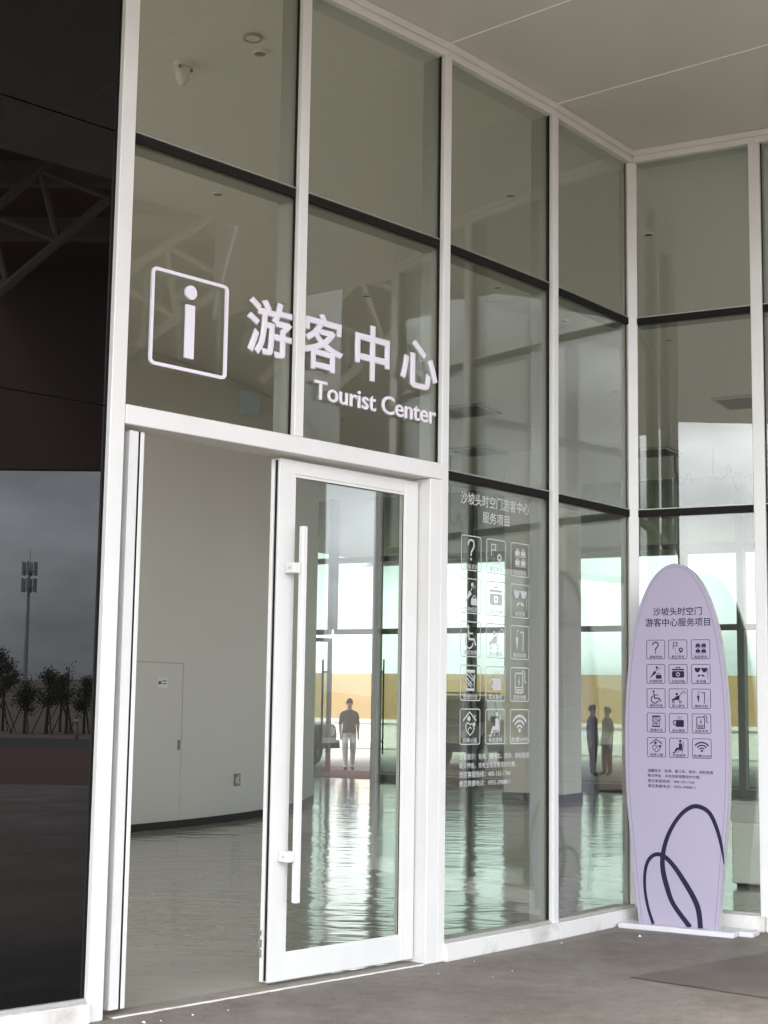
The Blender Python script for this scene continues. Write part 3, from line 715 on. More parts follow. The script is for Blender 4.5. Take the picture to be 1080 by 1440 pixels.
        f.poly(rrect(0.36,0.78,0.31,0.66,0.05,3)).line([(0.36,0.62),(0.26,0.62),(0.22,0.56),(0.23,0.48),(0.28,0.42),(0.36,0.40)], 0.045)
        for i in range(3): f.line([(0.46+0.09*i,0.70),(0.48+0.09*i,0.76),(0.455+0.09*i,0.80),(0.475+0.09*i,0.86)], 0.018)
    elif k == 11:
        f.frame(0.26, 0.66, 0.26, 0.82, 0.04, 0.04).rect(0.29, 0.63, 0.40, 0.43).line([(0.50,0.70),(0.43,0.58),(0.50,0.58),(0.43,0.48)], 0.03).line([(0.32,0.335),(0.60,0.335)], 0.05)
        f.line([(0.60,0.84),(0.68,0.90),(0.76,0.86),(0.78,0.76),(0.74,0.66),(0.80,0.56),(0.86,0.54)], 0.035)
    elif k == 12:
        f.line([(0.16,0.66),(0.48,0.90),(0.80,0.66)], 0.045).line([(0.70,0.80),(0.78,0.78)], 0.04).disc(0.45, 0.72, 0.07)
        f.line([(0.50,0.26),(0.34,0.38),(0.28,0.50),(0.34,0.60),(0.44,0.60),(0.50,0.54),(0.56,0.58),(0.66,0.54),(0.70,0.44),(0.64,0.36)], 0.035, True).disc(0.70, 0.56, 0.06).arc(0.50, 0.40, 0.08, 20, 200, 0.03, 8)
    elif k == 13:
        f.disc(0.58, 0.84, 0.065).poly([(0.50,0.72),(0.62,0.75),(0.68,0.66),(0.68,0.40),(0.52,0.40),(0.50,0.56)]).poly([(0.52,0.52),(0.36,0.50),(0.26,0.32),(0.34,0.28),(0.42,0.40),(0.52,0.40)]).poly(rrect(0.18,0.32,0.22,0.28,0.02,2))
        f.line([(0.74,0.82),(0.71,0.38),(0.44,0.35)], 0.03).line([(0.68,0.36),(0.70,0.24)], 0.025).line([(0.46,0.35),(0.45,0.24)], 0.025)
    else:
        for r_, w_ in ((0.44, 0.07), (0.30, 0.065), (0.165, 0.06)): f.arc(0.5, 0.36, r_, 38, 142, w_)
        f.disc(0.5, 0.385, 0.06)
    return f
CAPS = ['游客咨询', '景区导览', '物品寄存', '失物招领', '应急药箱', '老花镜', '便民轮椅', '爱心婴车', '晴雨伞杖', '便捷针线', '饮水服务', '应急充电', '妈咪小屋', '休息座椅', '免费WIFI']
ICN = ['question', 'guide flag', 'luggage', 'lost property', 'first aid box', 'spectacles', 'wheelchair', 'pushchair', 'umbrella and cane', 'sewing thread', 'cup', 'phone charging', 'mother and baby', 'seat', 'wireless signal']
FOOT = ['温馨提示：轮椅、婴儿车、雨伞、拐杖租借', '需交押金，充电宝租借需按时付费。', '景区客服热线：400-155-1766', '景区救援电话：0955-3988811']
def flat_text(body, x0, x1, z0, z1, y, name, m, M, parent, off=0.0, res=2):
    me = text_mesh(body, 1.0, 0.0, 0.0, res=res, bevel=off); fit(me, x0, x1, z0, z1, y, 0.02)
    o = mesh_obj(name, me, m, M, parent); o['kind'] = 'stuff'; return o
def title_chars(body, x0, x1, z0, z1, y, m, M, parent, off=0.0):
    full = bounds(text_mesh(body)); one = bounds(text_mesh(body[0])); two = bounds(text_mesh(body[0]*2))
    adv = (two[1]-two[0]) - (one[1]-one[0]); sx = (x1-x0)/(full[1]-full[0]); sz = (z1-z0)/(full[3]-full[2])
    for i, ch in enumerate(body):
        me = text_mesh(ch, 1.0, 0.0, res=3, bevel=off)
        for v in me.vertices: v.co = (x0 + (v.co.x + i*adv - full[0])*sx, y - v.co.z*0.02, z0 + (v.co.y - full[2])*sz)
        me.update(); mesh_obj('title_character', me, m, M, parent)
def icon_grid(cols, rows, w, h, y, m, M, parent, off):
    for r_, zt in enumerate(rows):
        for c_, x in enumerate(cols):
            k = r_*3 + c_
            o = icon(k).mesh(x, zt-h, w, h, y).build('service_icon', m, M, parent, fixn=False); o['label'] = ICN[k] + ' pictogram in a rounded frame'
            n = len(CAPS[k]); cw = 0.17*w*(n if k < 14 else 5.2)
            flat_text(CAPS[k], x+w/2-cw/2, x+w/2+cw/2, zt-h+0.055*h, zt-h+0.055*h+0.145*h, y-0.0001, 'caption', m, M, o, off)

# vinyl on the pane right of the doors
MD = FR(PM[2], PA[2])
dec = empty('window_vinyl', (*at(PM[2], PA[2], 0.57, 0.01), 0.95), 'white vinyl service list and pictograms stuck on the glass right of the doors', 'window sticker')
YV = 0.0122
title_chars('沙坡头时空门游客中心', 0.214, 0.936, 2.648, 2.722, YV, 'vinyl', MD, dec, 0.016)
title_chars('服务项目', 0.436, 0.716, 2.552, 2.622, YV, 'vinyl', MD, dec, 0.016)
icon_grid([0.220, 0.477, 0.734], [2.462, 2.203, 1.944, 1.684, 1.425], 0.206, 0.216, YV, 'vinyl', MD, dec, 0.012)
for i, (t_, xe) in enumerate(zip(FOOT, (0.939, 0.80, 0.74, 0.74))):
    flat_text(t_, 0.220, xe, 1.122-0.052*i, 1.158-0.052*i, YV, 'notice_line', 'vinyl', MD, dec, 0.012)

# ------------------------------------------------------------------ surfboard-shaped sign
BA = R(-31); BQ = (1.9689, 9.9755); MS = FR(BQ, BA)
sb = empty('sign_board', (BQ[0], BQ[1], 0), 'tall lavender surfboard-shaped service sign standing in the corner of the glass walls', 'sign')
half = [(0.035, 0.268), (0.25, 0.291), (0.444, 0.309), (0.65, 0.330), (0.814, 0.345), (1.0, 0.354), (1.214, 0.357), (1.40, 0.354), (1.60, 0.342), (1.80, 0.321), (1.95, 0.297), (2.08, 0.263), (2.19, 0.224), (2.28, 0.177), (2.345, 0.125), (2.385, 0.072), (2.402, 0.030)]
CXB = -0.018
def cat(pts, n=4):
    out = []
    for i in range(len(pts)-1):
        p0, p1, p2, p3 = pts[max(i-1,0)], pts[i], pts[i+1], pts[min(i+2,len(pts)-1)]
        for j in range(n):
            t = j/n; out.append(tuple(0.5*((2*p1[k]) + (-p0[k]+p2[k])*t + (2*p0[k]-5*p1[k]+4*p2[k]-p3[k])*t*t + (-p0[k]+3*p1[k]-3*p2[k]+p3[k])*t**3) for k in range(len(p1))))
    out.append(tuple(pts[-1])); return out
hs2 = cat(half, 3)
def outline(ins):
    Rr = [(CXB + w - ins, z) for z, w in hs2 if z < 2.407 - ins*1.2 and w > ins + 0.004]
    apex = [(CXB, 2.408 - ins)]
    return Rr + apex + [(2*CXB - x, z) for x, z in reversed(Rr)]
b = MB().prism_y(outline(0.0), 0.012, 0.062); b.build('board_body', 'sign_edge', MS, sb, smooth=False)
b = MB().prism_y(outline(0.0), 0.0, 0.0115); bd = b.build('front_panel', 'sign_face', MS, sb)
ins = outline(0.022); Fl = Flat(); Fl.line(ins, 0.0035); Fl.mesh(0, 0, 1, 1, -0.0006).build('border_line', 'border_purple', MS, sb, fixn=False)
MB().box(-0.405, 0.375, -0.075, 0.17, 0.0, 0.034).build('base_plate', 'sign_base', MS, sb, bevel=0.004)
MB().box(0.376, 0.47, 0.03, 0.17, 0.0, 0.033).build('base_plate', 'sign_base', MS, sb, bevel=0.004)
YB = -0.0008
title_chars('沙坡头时空门', -0.170, 0.168, 2.058, 2.112, YB, 'navy_print', MS, sb, 0.010)
title_chars('游客中心服务项目', -0.224, 0.224, 1.985, 2.040, YB, 'navy_print', MS, sb, 0.010)
icon_grid([-0.220, -0.065, 0.092], [1.897, 1.735, 1.573, 1.411, 1.249], 0.132, 0.131, YB, 'navy_print', MS, sb, 0.01)
for i, (t_, xe) in enumerate(zip(FOOT, (0.232, 0.148, 0.106, 0.110))):
    flat_text(t_, -0.217, xe, 1.019-0.0335*i, 1.041-0.0335*i, YB, 'notice_line', 'navy_print', MS, sb, 0.008)
def brush(pts, parent):
    P = cat(pts, 6); f = Flat(); n = len(P); Ls, Rs = [], []
    for i, (x, z, w) in enumerate(P):
        a, c = P[max(i-1,0)], P[min(i+1,n-1)]; dx, dz = c[0]-a[0], c[1]-a[1]; l = math.hypot(dx, dz); dx, dz = dx/l, dz/l
        Ls.append((x-dz*w/2, z+dx*w/2)); Rs.append((x+dz*w/2, z-dx*w/2))
    f.polys.append(('strip', Ls, Rs, False)); return f
brush([(0.297,0.45,0.006),(0.282,0.56,0.020),(0.25,0.68,0.026),(0.20,0.775,0.028),(0.12,0.81,0.029),(0.05,0.785,0.027),(-0.02,0.715,0.026),(-0.08,0.61,0.028),(-0.113,0.50,0.031),(-0.118,0.40,0.034),(-0.09,0.28,0.035),(-0.045,0.17,0.032),(0.065,0.036,0.034)], sb).mesh(0,0,1,1,YB).build('loop_line', 'navy_print', MS, sb, fixn=False)
brush([(-0.187,0.036,0.022),(-0.222,0.14,0.020),(-0.243,0.26,0.020),(-0.240,0.37,0.022),(-0.215,0.445,0.024),(-0.165,0.484,0.026),(-0.105,0.474,0.030),(-0.04,0.415,0.031),(0.02,0.335,0.034),(0.085,0.235,0.036),(0.122,0.15,0.036),(0.135,0.036,0.034)], sb).mesh(0,0,1,1,YB-0.0002).build('loop_line', 'navy_print', MS, sb, fixn=False)

# ------------------------------------------------------------------ inside the hall: small things
def ceil_disc(x, y, r, m, name, label, cat, group=None, ring=None):
    o = empty(name, (x, y, ZC), label, cat, group)
    b = MB().disc((x, y), r, ZC-0.012, ZC-0.001, 20); b.build('lens', m, None, o)
    n = 20; outer = [(x+(r+0.012)*math.cos(2*math.pi*i/n), y+(r+0.012)*math.sin(2*math.pi*i/n)) for i in range(n)]; inner = [(x+(r+0.001)*math.cos(2*math.pi*i/n), y+(r+0.001)*math.sin(2*math.pi*i/n)) for i in range(n)]
    b = MB(); vs_ = [(*p, z) for z in (ZC-0.018, ZC-0.001) for p in outer+inner]; fs = []
    for i in range(n):
        j = (i+1) % n; fs += [(i, j, n+j, n+i), (2*n+i, 3*n+i, 3*n+j, 2*n+j), (i, 2*n+i, 2*n+j, j), (n+i, n+j, 3*n+j, 3*n+i)]
    b.add(vs_, fs).build('trim_ring', ring or 'int_ceiling', None, o)
    return o
for x, y in ((-0.80, 8.73), (-1.34, 11.31), (0.95, 11.24), (2.19, 12.16), (1.05, 13.84), (1.83, 15.05), (3.06, 15.79), (-0.2, 14.2), (2.9, 18.5), (4.6, 14.6), (0.3, 17.2), (2.1, 21.2), (4.9, 18.3), (-0.6, 20.6)):
    ceil_disc(x, y, 0.036, 'vent_dark', 'downlight', 'small unlit round downlight in the hall ceiling', 'downlight', 'unlit downlights in the hall ceiling')
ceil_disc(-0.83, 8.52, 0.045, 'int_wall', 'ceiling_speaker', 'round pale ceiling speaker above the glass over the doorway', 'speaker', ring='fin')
hd = empty('smoke_detector', (-1.30, 8.92, ZC), 'white domed detector hanging from the hall ceiling', 'detector')
MB().disc((-1.30, 8.92), 0.062, ZC-0.03, ZC-0.001, 20).build('base_ring', 'int_ceiling', None, hd)
MB().tube([(-1.30,8.92,ZC-0.031),(-1.30,8.92,ZC-0.10),(-1.30,8.92,ZC-0.14)], [0.048, 0.040, 0.018], 16).build('dome', 'int_wall', None, hd, smooth=True)
for a_ in (20, 140, 260): MB().box(-0.008, 0.008, -0.008, 0.008, ZC-0.046, ZC-0.03).build('sensor', 'vent_dark', Matrix.Translation((-1.30+0.055*math.cos(R(a_)), 8.92+0.055*math.sin(R(a_)), 0)), hd)
def vent(x, y, w, d, a=R(-30)):
    o = empty('ceiling_vent', (x, y, ZC), 'square grey air conditioning grille in the hall ceiling', 'vent', 'air conditioning grilles in the hall ceiling')
    M = FR((x, y), a)
    fr_ = MB()
    fr_.box(-w/2, w/2, -d/2, -d/2+0.04, ZC-0.03, ZC-0.002).box(-w/2, w/2, d/2-0.04, d/2, ZC-0.03, ZC-0.002).box(-w/2, -w/2+0.04, -d/2+0.041, d/2-0.041, ZC-0.03, ZC-0.002).box(w/2-0.04, w/2, -d/2+0.041, d/2-0.041, ZC-0.03, ZC-0.002)
    fr_.build('frame', 'metal_grey', M, o)
    MB().box(-w/2+0.041, w/2-0.041, -d/2+0.041, d/2-0.041, ZC-0.012, ZC-0.002).build('core', 'vent_dark', M, o)
    n = 8
    for i in range(n):
        yy = -d/2+0.06+(d-0.12)*i/(n-1); MB().box(-w/2+0.042, w/2-0.042, yy-0.012, yy+0.012, ZC-0.026, ZC-0.0125).build('slat', 'vent_dark', M, o)
for x, y in ((1.08, 19.9), (1.45, 23.1), (4.17, 23.0), (4.7, 19.0), (-0.5, 24.5), (2.6, 26.0)): vent(x, y, 0.75, 0.75)
def cable(pts, label):
    b = MB().tube(cat(pts, 8), 0.015, 6); o = b.build('hanging_cable', 'cable', None, None, smooth=True)
    return tag(o, label, 'cable')
def hang(pix, D, label): cable([((x-540)/2100*D, D, ZC - (y-pix[0][1])/2100*D) for x, y in pix], label)
hang([(1008,632),(1008,655),(1008,668),(1013,677),(1024,672),(1029,656),(1034,668),(1040,690)], 22.6, 'loose black cable looping down from the hall ceiling behind the right glass wall')
hang([(954,640),(954,660),(956,676),(960,686),(966,682),(973,667),(978,680)], 23.2, 'short loose black cable hanging from the hall ceiling near the corner mullion')
hang([(634,640),(634,710),(634,726),(637,738),(642,736),(646,724),(649,734),(652,746)], 23.6, 'thin dark cable dangling behind the window lettering')
# inner column
ic = empty('hall_column', (2.52, 23.4, 0), 'broad square grey column inside the hall, behind the entrance glass', 'column')
Mi = FR((2.50, 23.3), FA)
MB().box(-0.50, 0.50, -0.35, 0.35, 0.12, ZC-0.003).build('shaft', 'int_wall', Mi, ic, bevel=0.01)
MB().box(-0.515, 0.515, -0.365, 0.365, 0.003, 0.119).build('skirting', 'dark_trim', Mi, ic)
# low cabinet by the right glass wall
cb = empty('cabinet', (3.15, 12.55, 0), 'low white cabinet with flared rim standing behind the right glass wall', 'cabinet')
Mc = FR((3.25, 12.6), R(-24))
MB().box(-0.28, 0.5, -0.25, 0.25, 0.03, 0.52).build('body', 'cabinet', Mc, cb, bevel=0.01)
b = MB(); b.add([(-0.28,-0.25,0.521),(0.5,-0.25,0.521),(0.5,0.25,0.521),(-0.28,0.25,0.521),(-0.34,-0.31,0.66),(0.56,-0.31,0.66),(0.56,0.31,0.66),(-0.34,0.31,0.66)], [(3,2,1,0),(4,5,6,7),(0,1,5,4),(1,2,6,5),(2,3,7,6),(3,0,4,7)])
b.build('rim', 'cabinet', Mc, cb, bevel=0.006); MB().box(-0.25, 0.47, -0.22, 0.22, 0.0, 0.0295).build('plinth', 'dark_trim', Mc, cb)
# small things on the drum
def on_drum(a): return FR(drum(a, DR+0.0015), a + math.pi/2) 
ex = empty('exit_sign', (*drum(R(-21.65)), 0.40), 'small grey-green running man exit sign low on the curved wall', 'sign')
Mx = on_drum(R(-21.65))
MB().box(-0.075, 0.075, -0.012, 0, 0.415, 0.565).build('plate', 'exit_green', Mx, ex)
f = Flat(); f.disc(0.55,0.78,0.06).line([(0.52,0.70),(0.50,0.45),(0.36,0.30),(0.24,0.30)],0.08).line([(0.50,0.46),(0.64,0.34),(0.62,0.14)],0.08).line([(0.34,0.62),(0.52,0.68),(0.70,0.56)],0.06).line([(0.78,0.1),(0.78,0.9),(0.60,0.9)],0.04).line([(0.30,0.62),(0.12,0.50),(0.30,0.38)],0.06)
f.mesh(-0.075, 0.415, 0.15, 0.15, -0.0125).build('pictogram', 'plate_white', Mx, ex, fixn=False)
lp = empty('wall_label', (*drum(R(-30.5)), 1.58), 'small white notice plate on the flush door in the curved wall', 'label')
Ml = on_drum(R(-30.5))
MB().box(-0.10, 0.08, -0.005, 0, 1.585, 1.705).build('plate', 'plate_white', Ml, lp)
f = Flat(); f.ring(0.22,0.45,0.10,0.12)
for i in range(3): f.line([(0.45+0.15*i,0.62),(0.55+0.15*i,0.62)],0.12).line([(0.45+0.15*i,0.38),(0.55+0.15*i,0.38)],0.12)
f.mesh(-0.10,1.585,0.18,0.12,-0.0056).build('print', 'dark_trim', Ml, lp, fixn=False)

# ------------------------------------------------------------------ people
def person(name, loc, rz, label, shirt, pants, h=1.70, stride=0.10, arms='down'):
    k = h/1.75
    V = {'pel':(0,0,0.95,.175,.13),'waist':(0,0,1.10,.18,.13),'chest':(0,0,1.30,.19,.13),'shl':(0,0,1.43,.11,.08),'neck':(0,0,1.52,.052,.052),'chin':(0,-.01,1.60,.065,.075),'head':(0,0,1.67,.075,.092),'top':(0,0,1.74,.05,.06)}
    ed = [('pel','waist'),('waist','chest'),('chest','shl'),('shl','neck'),('neck','chin'),('chin','head'),('head','top')]
    for s, sx in (('l',-1),('r',1)):
        st = stride*sx
        V['hip'+s]=(sx*.10,0,0.88,.105,.105); V['knee'+s]=(sx*.11,-.02+st*.5,0.50,.080,.080); V['ank'+s]=(sx*.10,st,0.09,.060,.060); V['toe'+s]=(sx*.115,st-.15,0.035,.036,.032)
        V['sho'+s]=(sx*.185,0,1.41,.070,.066); V['elb'+s]=(sx*.225,.03,1.14,.052,.048); V['wri'+s]=(sx*.225,-.04,0.91,.032,.030); V['han'+s]=(sx*.225,-.06,0.83,.036,.022); V['fin'+s]=(sx*.22,-.07,0.75,.018,.014)
        V['thu'+s]=(sx*.20,-.10,0.82,.011,.011)
        ed += [('pel','hip'+s),('hip'+s,'knee'+s),('knee'+s,'ank'+s),('ank'+s,'toe'+s),('shl','sho'+s),('sho'+s,'elb'+s),('elb'+s,'wri'+s),('wri'+s,'han'+s),('han'+s,'fin'+s),('han'+s,'thu'+s)]
    if arms == 'up':
        V['elbr']=(.27,-.10,1.16,.045,.045); V['wrir']=(.17,-.28,1.32,.03,.03); V['hanr']=(.14,-.31,1.39,.036,.022); V['finr']=(.13,-.33,1.46,.018,.014); V['thur']=(.11,-.34,1.40,.011,.011)
    ks = list(V); me = bpy.data.meshes.new(name); me.from_pydata([tuple(c*k for c in V[q][:3]) for q in ks], [(ks.index(a), ks.index(b_)) for a, b_ in ed], [])
    o = bpy.data.objects.new(name, me); COL.objects.link(o)
    sk = o.modifiers.new('s', 'SKIN'); sk.use_smooth_shade = True
    if not me.skin_vertices: 
        bm = bmesh.new(); bm.from_mesh(me); bm.verts.layers.skin.verify(); bm.to_mesh(me); bm.free()
    for i, q in enumerate(ks): me.skin_vertices[0].data[i].radius = (V[q][3]*k, V[q][4]*k)
    me.skin_vertices[0].data[0].use_root = True
    su = o.modifiers.new('u', 'SUBSURF'); su.levels = 2; su.render_levels = 2
    m2 = bpy.data.meshes.new_from_object(o.evaluated_get(bpy.context.evaluated_depsgraph_get()))
    bpy.data.objects.remove(o); 
    for mm in ('skin', shirt, pants, 'shoe'): m2.materials.append(MATS[mm])
    for p in m2.polygons:
        x, y, z = (c/k for c in p.center)
        if abs(x) > 0.175 and z < 1.40 and z > 0.7: i = 0 if z < 1.15 else 1
        elif z > 1.50: i = 0
        elif z > 0.93: i = 1
        elif z > 0.10: i = 2
        else: i = 3
        p.material_index = i; p.use_smooth = True
    r_ = link(bpy.data.objects.new(name, m2), Matrix.Translation(loc) @ Matrix.Rotation(rz, 4, 'Z'))
    tag(r_, label, 'person')
    b = MB(); vs_, fs = [], []; n, m_ = 12, 6
    for i in range(m_+1):
        ph = math.pi*0.62*i/m_
        for j in range(n): th = 2*math.pi*j/n; vs_.append((0.088*math.sin(ph)*math.cos(th)*k, (0.012+0.104*math.sin(ph)*math.sin(th))*k, (1.67+0.115*math.cos(ph) + (0.05*max(0,-math.sin(th))*math.sin(ph)))*k))
    for i in range(m_):
        for j in range(n): fs.append((i*n+j, (i+1)*n+j, (i+1)*n+(j+1) % n, i*n+(j+1) % n))
    b.add(vs_, fs).build('hair', 'hair', WM[r_.name], r_, smooth=True)
    return r_
# facing: local -y is front
person('person', (-0.72, 34.4, -0.094), R(10), 'person in a black t-shirt and pale trousers walking outside the far open door', 'cloth_black', 'cloth_pale', 1.60, 0.14)
person('person', (4.70, 33.5, -0.094), R(60), 'taller of two people in dark clothes standing beyond the far glass', 'cloth_navy', 'cloth_navy', 1.54, 0.03)
person('person', (5.06, 33.7, -0.094), R(-70), 'shorter person in dark clothes standing beyond the far glass, facing the taller one', 'cloth_black', 'cloth_navy', 1.50, 0.03)

# ------------------------------------------------------------------ vehicles
def suv(loc, rz, label, paint):
    o = empty('off_road_car', (loc[0], loc[1], loc[2]), label, 'car', rz=rz); M = WM[o.name]
    # body profile in xz (x forward), width along y
    low = [(-2.05,0.42),(-1.72,0.42),(-1.62,0.66),(-1.40,0.82),(-1.12,0.82),(-0.90,0.66),(-0.80,0.40),(0.80,0.40),(0.90,0.66),(1.12,0.82),(1.40,0.82),(1.62,0.66),(1.72,0.45),(2.05,0.50),(2.10,0.78),(2.04,1.02),(1.0,1.12),(-2.08,1.12),(-2.12,0.7)]
    MB().prism_y(low, -0.86, 0.86).build('body', paint, M, o, bevel=0.035, seg=2)
    cab = [(-2.06,1.121),(0.98,1.121),(0.55,1.68),(0.35,1.76),(-1.90,1.78),(-2.04,1.66)]
    b = MB(); n = len(cab); vs_ = []
    for sgn_ in (-1, 1):
        for x, z in cab: vs_.append((x, sgn_*(0.83 - 0.13*(z-1.12)/0.66), z))
    b.add(vs_, [tuple(range(n-1,-1,-1)), tuple(range(n,2*n))] + [(i,(i+1) % n,(i+1) % n+n,i+n) for i in range(n)]); b.build('cabin', paint, M, o, bevel=0.03, seg=2)
    for sgn_ in (-1, 1):
        for x0, x1, x2, x3 in ((-1.92,-1.30,-1.30,-1.86),(-1.22,-0.42,-0.42,-1.22),(-0.34,0.72,0.42,-0.34)):
            yb, yt = 0.825, 0.725
            q = [(x0,sgn_*yb,1.17),(x1,sgn_*yb,1.17),(x2,sgn_*yt,1.64),(x3,sgn_*yt,1.64)]; q2 = [(x, y+sgn_*0.012, z) for x, y, z in q]
            MB().add(q+q2, [(0,1,2,3),(7,6,5,4),(0,4,5,1),(1,5,6,2),(2,6,7,3),(3,7,4,0)]).build('window', 'car_glass', M, o)
    ws = [(0.955,-0.72,1.17),(0.955,0.72,1.17),(0.585,0.66,1.65),(0.585,-0.66,1.65)]; MB().add(ws + [(x+0.03,y,z+0.02) for x,y,z in ws], [(3,2,1,0),(4,5,6,7),(0,1,5,4),(1,2,6,5),(2,3,7,6),(3,0,4,7)]).build('windscreen', 'car_glass', M, o)
    MB().box(-2.085,-2.05,-0.62,0.62,1.2,1.62).build('rear_window', 'car_glass', M, o)
    for x in (-1.26, 1.26):
        for sgn_ in (-1, 1):
            t = MB().tube([(x, sgn_*0.68, 0.385),(x, sgn_*0.72, 0.385),(x, sgn_*0.87, 0.385),(x, sgn_*0.91, 0.385)], [0.34,0.385,0.385,0.34], 24).build('wheel', 'tyre', M, o)
            MB().tube([(x, sgn_*0.905, 0.385),(x, sgn_*0.925, 0.385)], 0.22, 16).build('rim', 'rim', M, t)
    for sgn_ in (-1, 1):
        MB().tube([(2.07, sgn_*0.62, 0.86),(2.115, sgn_*0.62, 0.86)], 0.11, 16).build('headlight', 'lamp_glass', M, o)
        MB().box(-2.135,-2.10, sgn_*0.74-0.07, sgn_*0.74+0.07, 0.78, 1.02).build('tail_light', 'tail_red', M, o)
        MB().box(0.55,0.72, sgn_*0.98-0.09, sgn_*0.98+0.09, 1.12, 1.28).build('mirror', 'tyre', M, o, bevel=0.02)
    MB().box(2.09,2.13,-0.45,0.45,0.74,0.98).build('grille', 'tyre', M, o); MB().box(2.06,2.20,-0.84,0.84,0.46,0.66).build('bumper', 'tyre', M, o, bevel=0.03); MB().box(-2.22,-2.10,-0.84,0.84,0.46,0.66).build('bumper', 'tyre', M, o, bevel=0.03)
    sp = MB().tube([(-2.14,0,0.95),(-2.16,0,0.95),(-2.30,0,0.95),(-2.32,0,0.95)], [0.30,0.36,0.36,0.30], 24).build('spare_wheel', 'tyre', M, o)
    rk = MB()
    for yy in (-0.55, 0.55): rk.tube([(-1.7,yy,1.84),(0.2,yy,1.84)], 0.02, 6)
    for xx in (-1.6,-1.0,-0.4,0.1): rk.tube([(xx,-0.55,1.842),(xx,0.55,1.842)], 0.015, 6).tube([(xx,-0.55,1.78),(xx,-0.55,1.84)], 0.012, 6).tube([(xx,0.55,1.78),(xx,0.55,1.84)], 0.012, 6)
    rk.build('roof_rack', 'tyre', M, o)
    return o
suv((2.02, 37.5, -0.11), R(-108), 'dark off-road car with roof rack parked outside the far glass wall', 'car_paint')
suv((-3.25, 37.0, -0.11), R(-35), 'grey off-road car parked by the far open door', 'car_silver')

# ------------------------------------------------------------------ what the dark glass mirrors: young trees, mast, kerb posts
def tree(x, y, h, seed, kind):
    rnd = random.Random(seed)
    o = empty('young_tree', (x, y, -0.1), ['thin young tree with loose dark crown beyond the plaza', 'bare young tree stem with a few twigs beyond the plaza'][kind], 'tree', 'young trees mirrored in the dark glass')
    b = MB(); tip = Vector((x + rnd.uniform(-.1,.1), y + rnd.uniform(-.1,.1), h))
    b.tube([(x,y,-0.1),(x+rnd.uniform(-.04,.04),y,h*0.4),tip], [0.07,0.05,0.015], 7)
    tips = []
    nb = 14 if kind == 0 else 6
    for i in range(nb):
        t = rnd.uniform(0.42, 0.95); s = Vector((x,y,-0.1)).lerp(tip, t); a_ = rnd.uniform(0, 6.28); l = h*rnd.uniform(0.10,0.24)*(1.25-t)*(1.6 if kind == 0 else 0.6)
        e_ = s + Vector((math.cos(a_)*l, math.sin(a_)*l, l*rnd.uniform(0.3,1.0))); b.tube([s, (s+e_)/2 + Vector((0,0,-0.03)), e_], [0.022,0.014,0.006], 5); tips.append((s, e_))
    b.build('trunk', 'bark', None, o)
    lf = MB()
    for s, e_ in tips + [(tip - Vector((0,0,h*.15)), tip)]:
        for _ in range(120 if kind == 0 else 14):
            c = s.lerp(e_, rnd.uniform(0.25, 1.1)) + Vector((rnd.gauss(0,.14), rnd.gauss(0,.14), rnd.gauss(0,.13)))
            u = Vector((rnd.gauss(0,1), rnd.gauss(0,1), rnd.gauss(0,1))).normalized(); v = u.cross(Vector((rnd.gauss(0,1), rnd.gauss(0,1), rnd.gauss(0,1)))).normalized(); sz = rnd.uniform(.04,.08)
            lf.cur = rnd.random() < .4
            lf.add([c-u*sz, c+v*sz*.45, c+u*sz, c-v*sz*.45], [(0,1,2,3)])
    lf.mi = [int(q) for q in lf.mi]
    lf.build('crown', ['leaf','leaf2'], None, o, fixn=False)
    # three support stakes
    for i in range(3):
        a_ = 2.1*i + rnd.random(); MB().tube([(x+.7*math.cos(a_), y+.7*math.sin(a_), -0.1), (x+.05*math.cos(a_), y+.05*math.sin(a_), 1.3)], 0.025, 5).build('stake', 'bark', None, o)
for i, (x, y, h, k) in enumerate(((55.9,-10.2,3.9,0),(56.3,-9.1,2.4,0),(56.6,-8.2,2.9,0),(56.8,-7.4,3.2,1),(57.1,-6.7,2.6,0),(58.8,-6.0,3.6,1),(57.5,-5.2,2.9,0),(60.5,-8.6,2.7,0),(61,-11.4,3.4,0),(60,-12.6,3.0,0),(60.5,-3.9,3.1,0),(57,-13.5,3.2,0),(58,-2.2,3.4,0),(62,4,3.5,0),(60,8.5,3.2,0),(61,13,3.6,0))):
    tree(x, y, h*0.88, 10+i, k)
mo = empty('radio_mast', (143.1, -33.0, -0.1), 'tall slender phone mast with two tiers of antenna panels', 'mast')
MB().tube([(143.1,-33,-0.1),(143.1,-33,14.6)], [0.30,0.12], 12).build('pole', 'mast', None, mo); MB().tube([(143.1,-33,14.6),(143.1,-33,16.6)], [0.05,0.02], 6).build('rod', 'mast', None, mo)
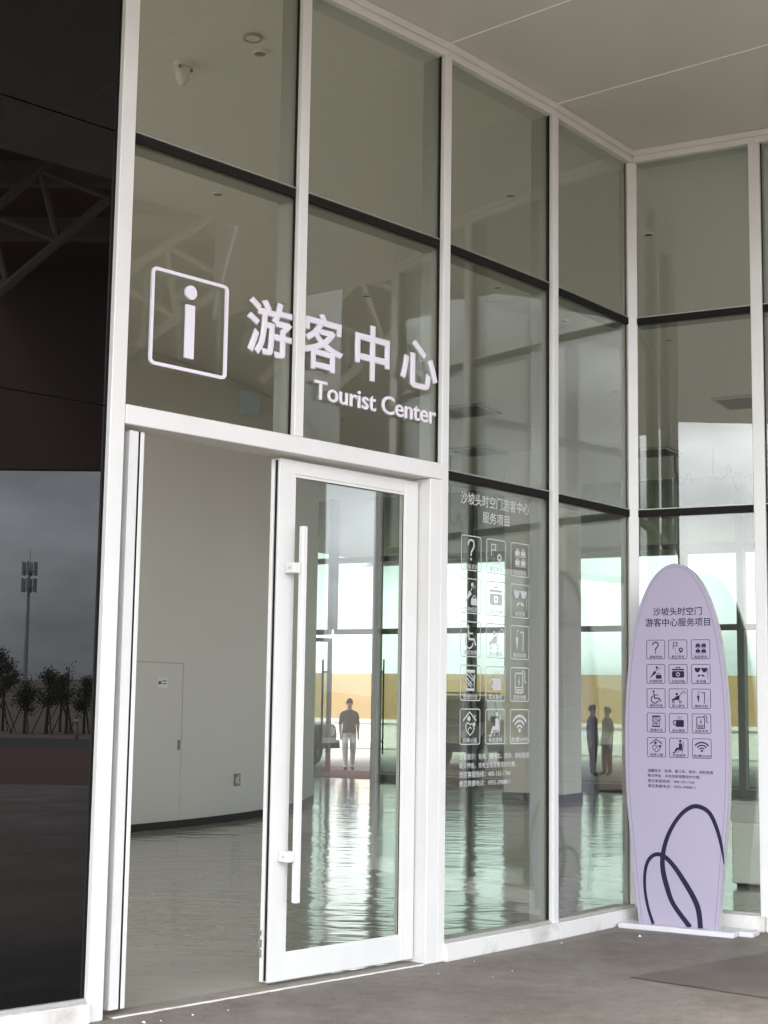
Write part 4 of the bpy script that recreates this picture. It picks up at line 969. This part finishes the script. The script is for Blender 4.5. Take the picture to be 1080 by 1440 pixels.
for z in (12.6, 14.3):
    MB().disc((143.1,-33), 0.55, z-0.06, z, 16).build('platform', 'mast', None, mo)
    for i in range(6):
        a_ = i*math.pi/3; cx, cy_ = 143.1+0.72*math.cos(a_), -33+0.72*math.sin(a_)
        MB().box(-0.07, 0.07, -0.12, 0.12, z-0.45, z+0.95).build('antenna_panel', 'mast', Matrix.Translation((cx, cy_, 0)) @ Matrix.Rotation(a_, 4, 'Z'), mo)
for i in range(7):
    x, y = 47.4, -14 + 3.1*i
    b = MB().tube([(x,y,-0.1),(x,y,0.45),(x-0.06,y,0.58),(x-0.2,y,0.62)], 0.07, 8); o = b.build('kerb_post', 'white_wall', None, None, smooth=True)
    tag(o, 'short white hooked post along the plaza road', 'post', 'white posts along the road')
hills = MB(); n = 60; vs_ = []; fs = []
for i in range(n+1):
    a_ = R(-70 + 3.0*i); r_ = 320; hgt = 5.5 + 2.5*math.sin(i*0.7) + 1.5*math.sin(i*1.9)
    for rr, z in ((r_, -0.2), (r_+60, hgt), (r_+160, -0.2)): vs_.append((rr*math.cos(a_), rr*math.sin(a_), z))
for i in range(n):
    for j in range(2): fs.append((3*i+j, 3*i+3+j, 3*i+4+j, 3*i+1+j))
tag(hills.add(vs_, fs).build('hills', 'earth', smooth=True), kind='structure')

# ------------------------------------------------------------------ litter by the sill
def scrap(x, y, s, seed, label):
    rnd = random.Random(seed); b = MB(); n = 6
    ring = [(x + s*math.cos(i*1.05)*rnd.uniform(.5,1), y + s*math.sin(i*1.05)*rnd.uniform(.5,1), 0.001 + rnd.uniform(0, .4)*s) for i in range(n)]
    b.add([(x, y, s*0.9)] + ring + [(x, y, 0.0005)], [(0, 1+i, 1+(i+1) % n) for i in range(n)] + [(n+1, 1+(i+1) % n, 1+i) for i in range(n)])
    tag(b.build('paper_scrap', 'scrap'), label, 'litter', 'white scraps on the concrete' )
scrap(1.66, 9.72, 0.02, 3, 'crumpled white scrap on the concrete in front of the sign base')
for i, (x, y, s) in enumerate(((0.80,9.22,0.016),(0.55,8.72,0.007),(0.33,8.32,0.006),(0.74,8.44,0.007),(1.13,9.42,0.010),(0.62,8.25,0.005),(-1.05,6.98,0.012),(-0.98,7.02,0.008),(-0.85,7.16,0.008),(-0.7,7.28,0.007))):
    scrap(x, y, s, 20+i, 'tiny white plaster crumb on the concrete by the glass wall')
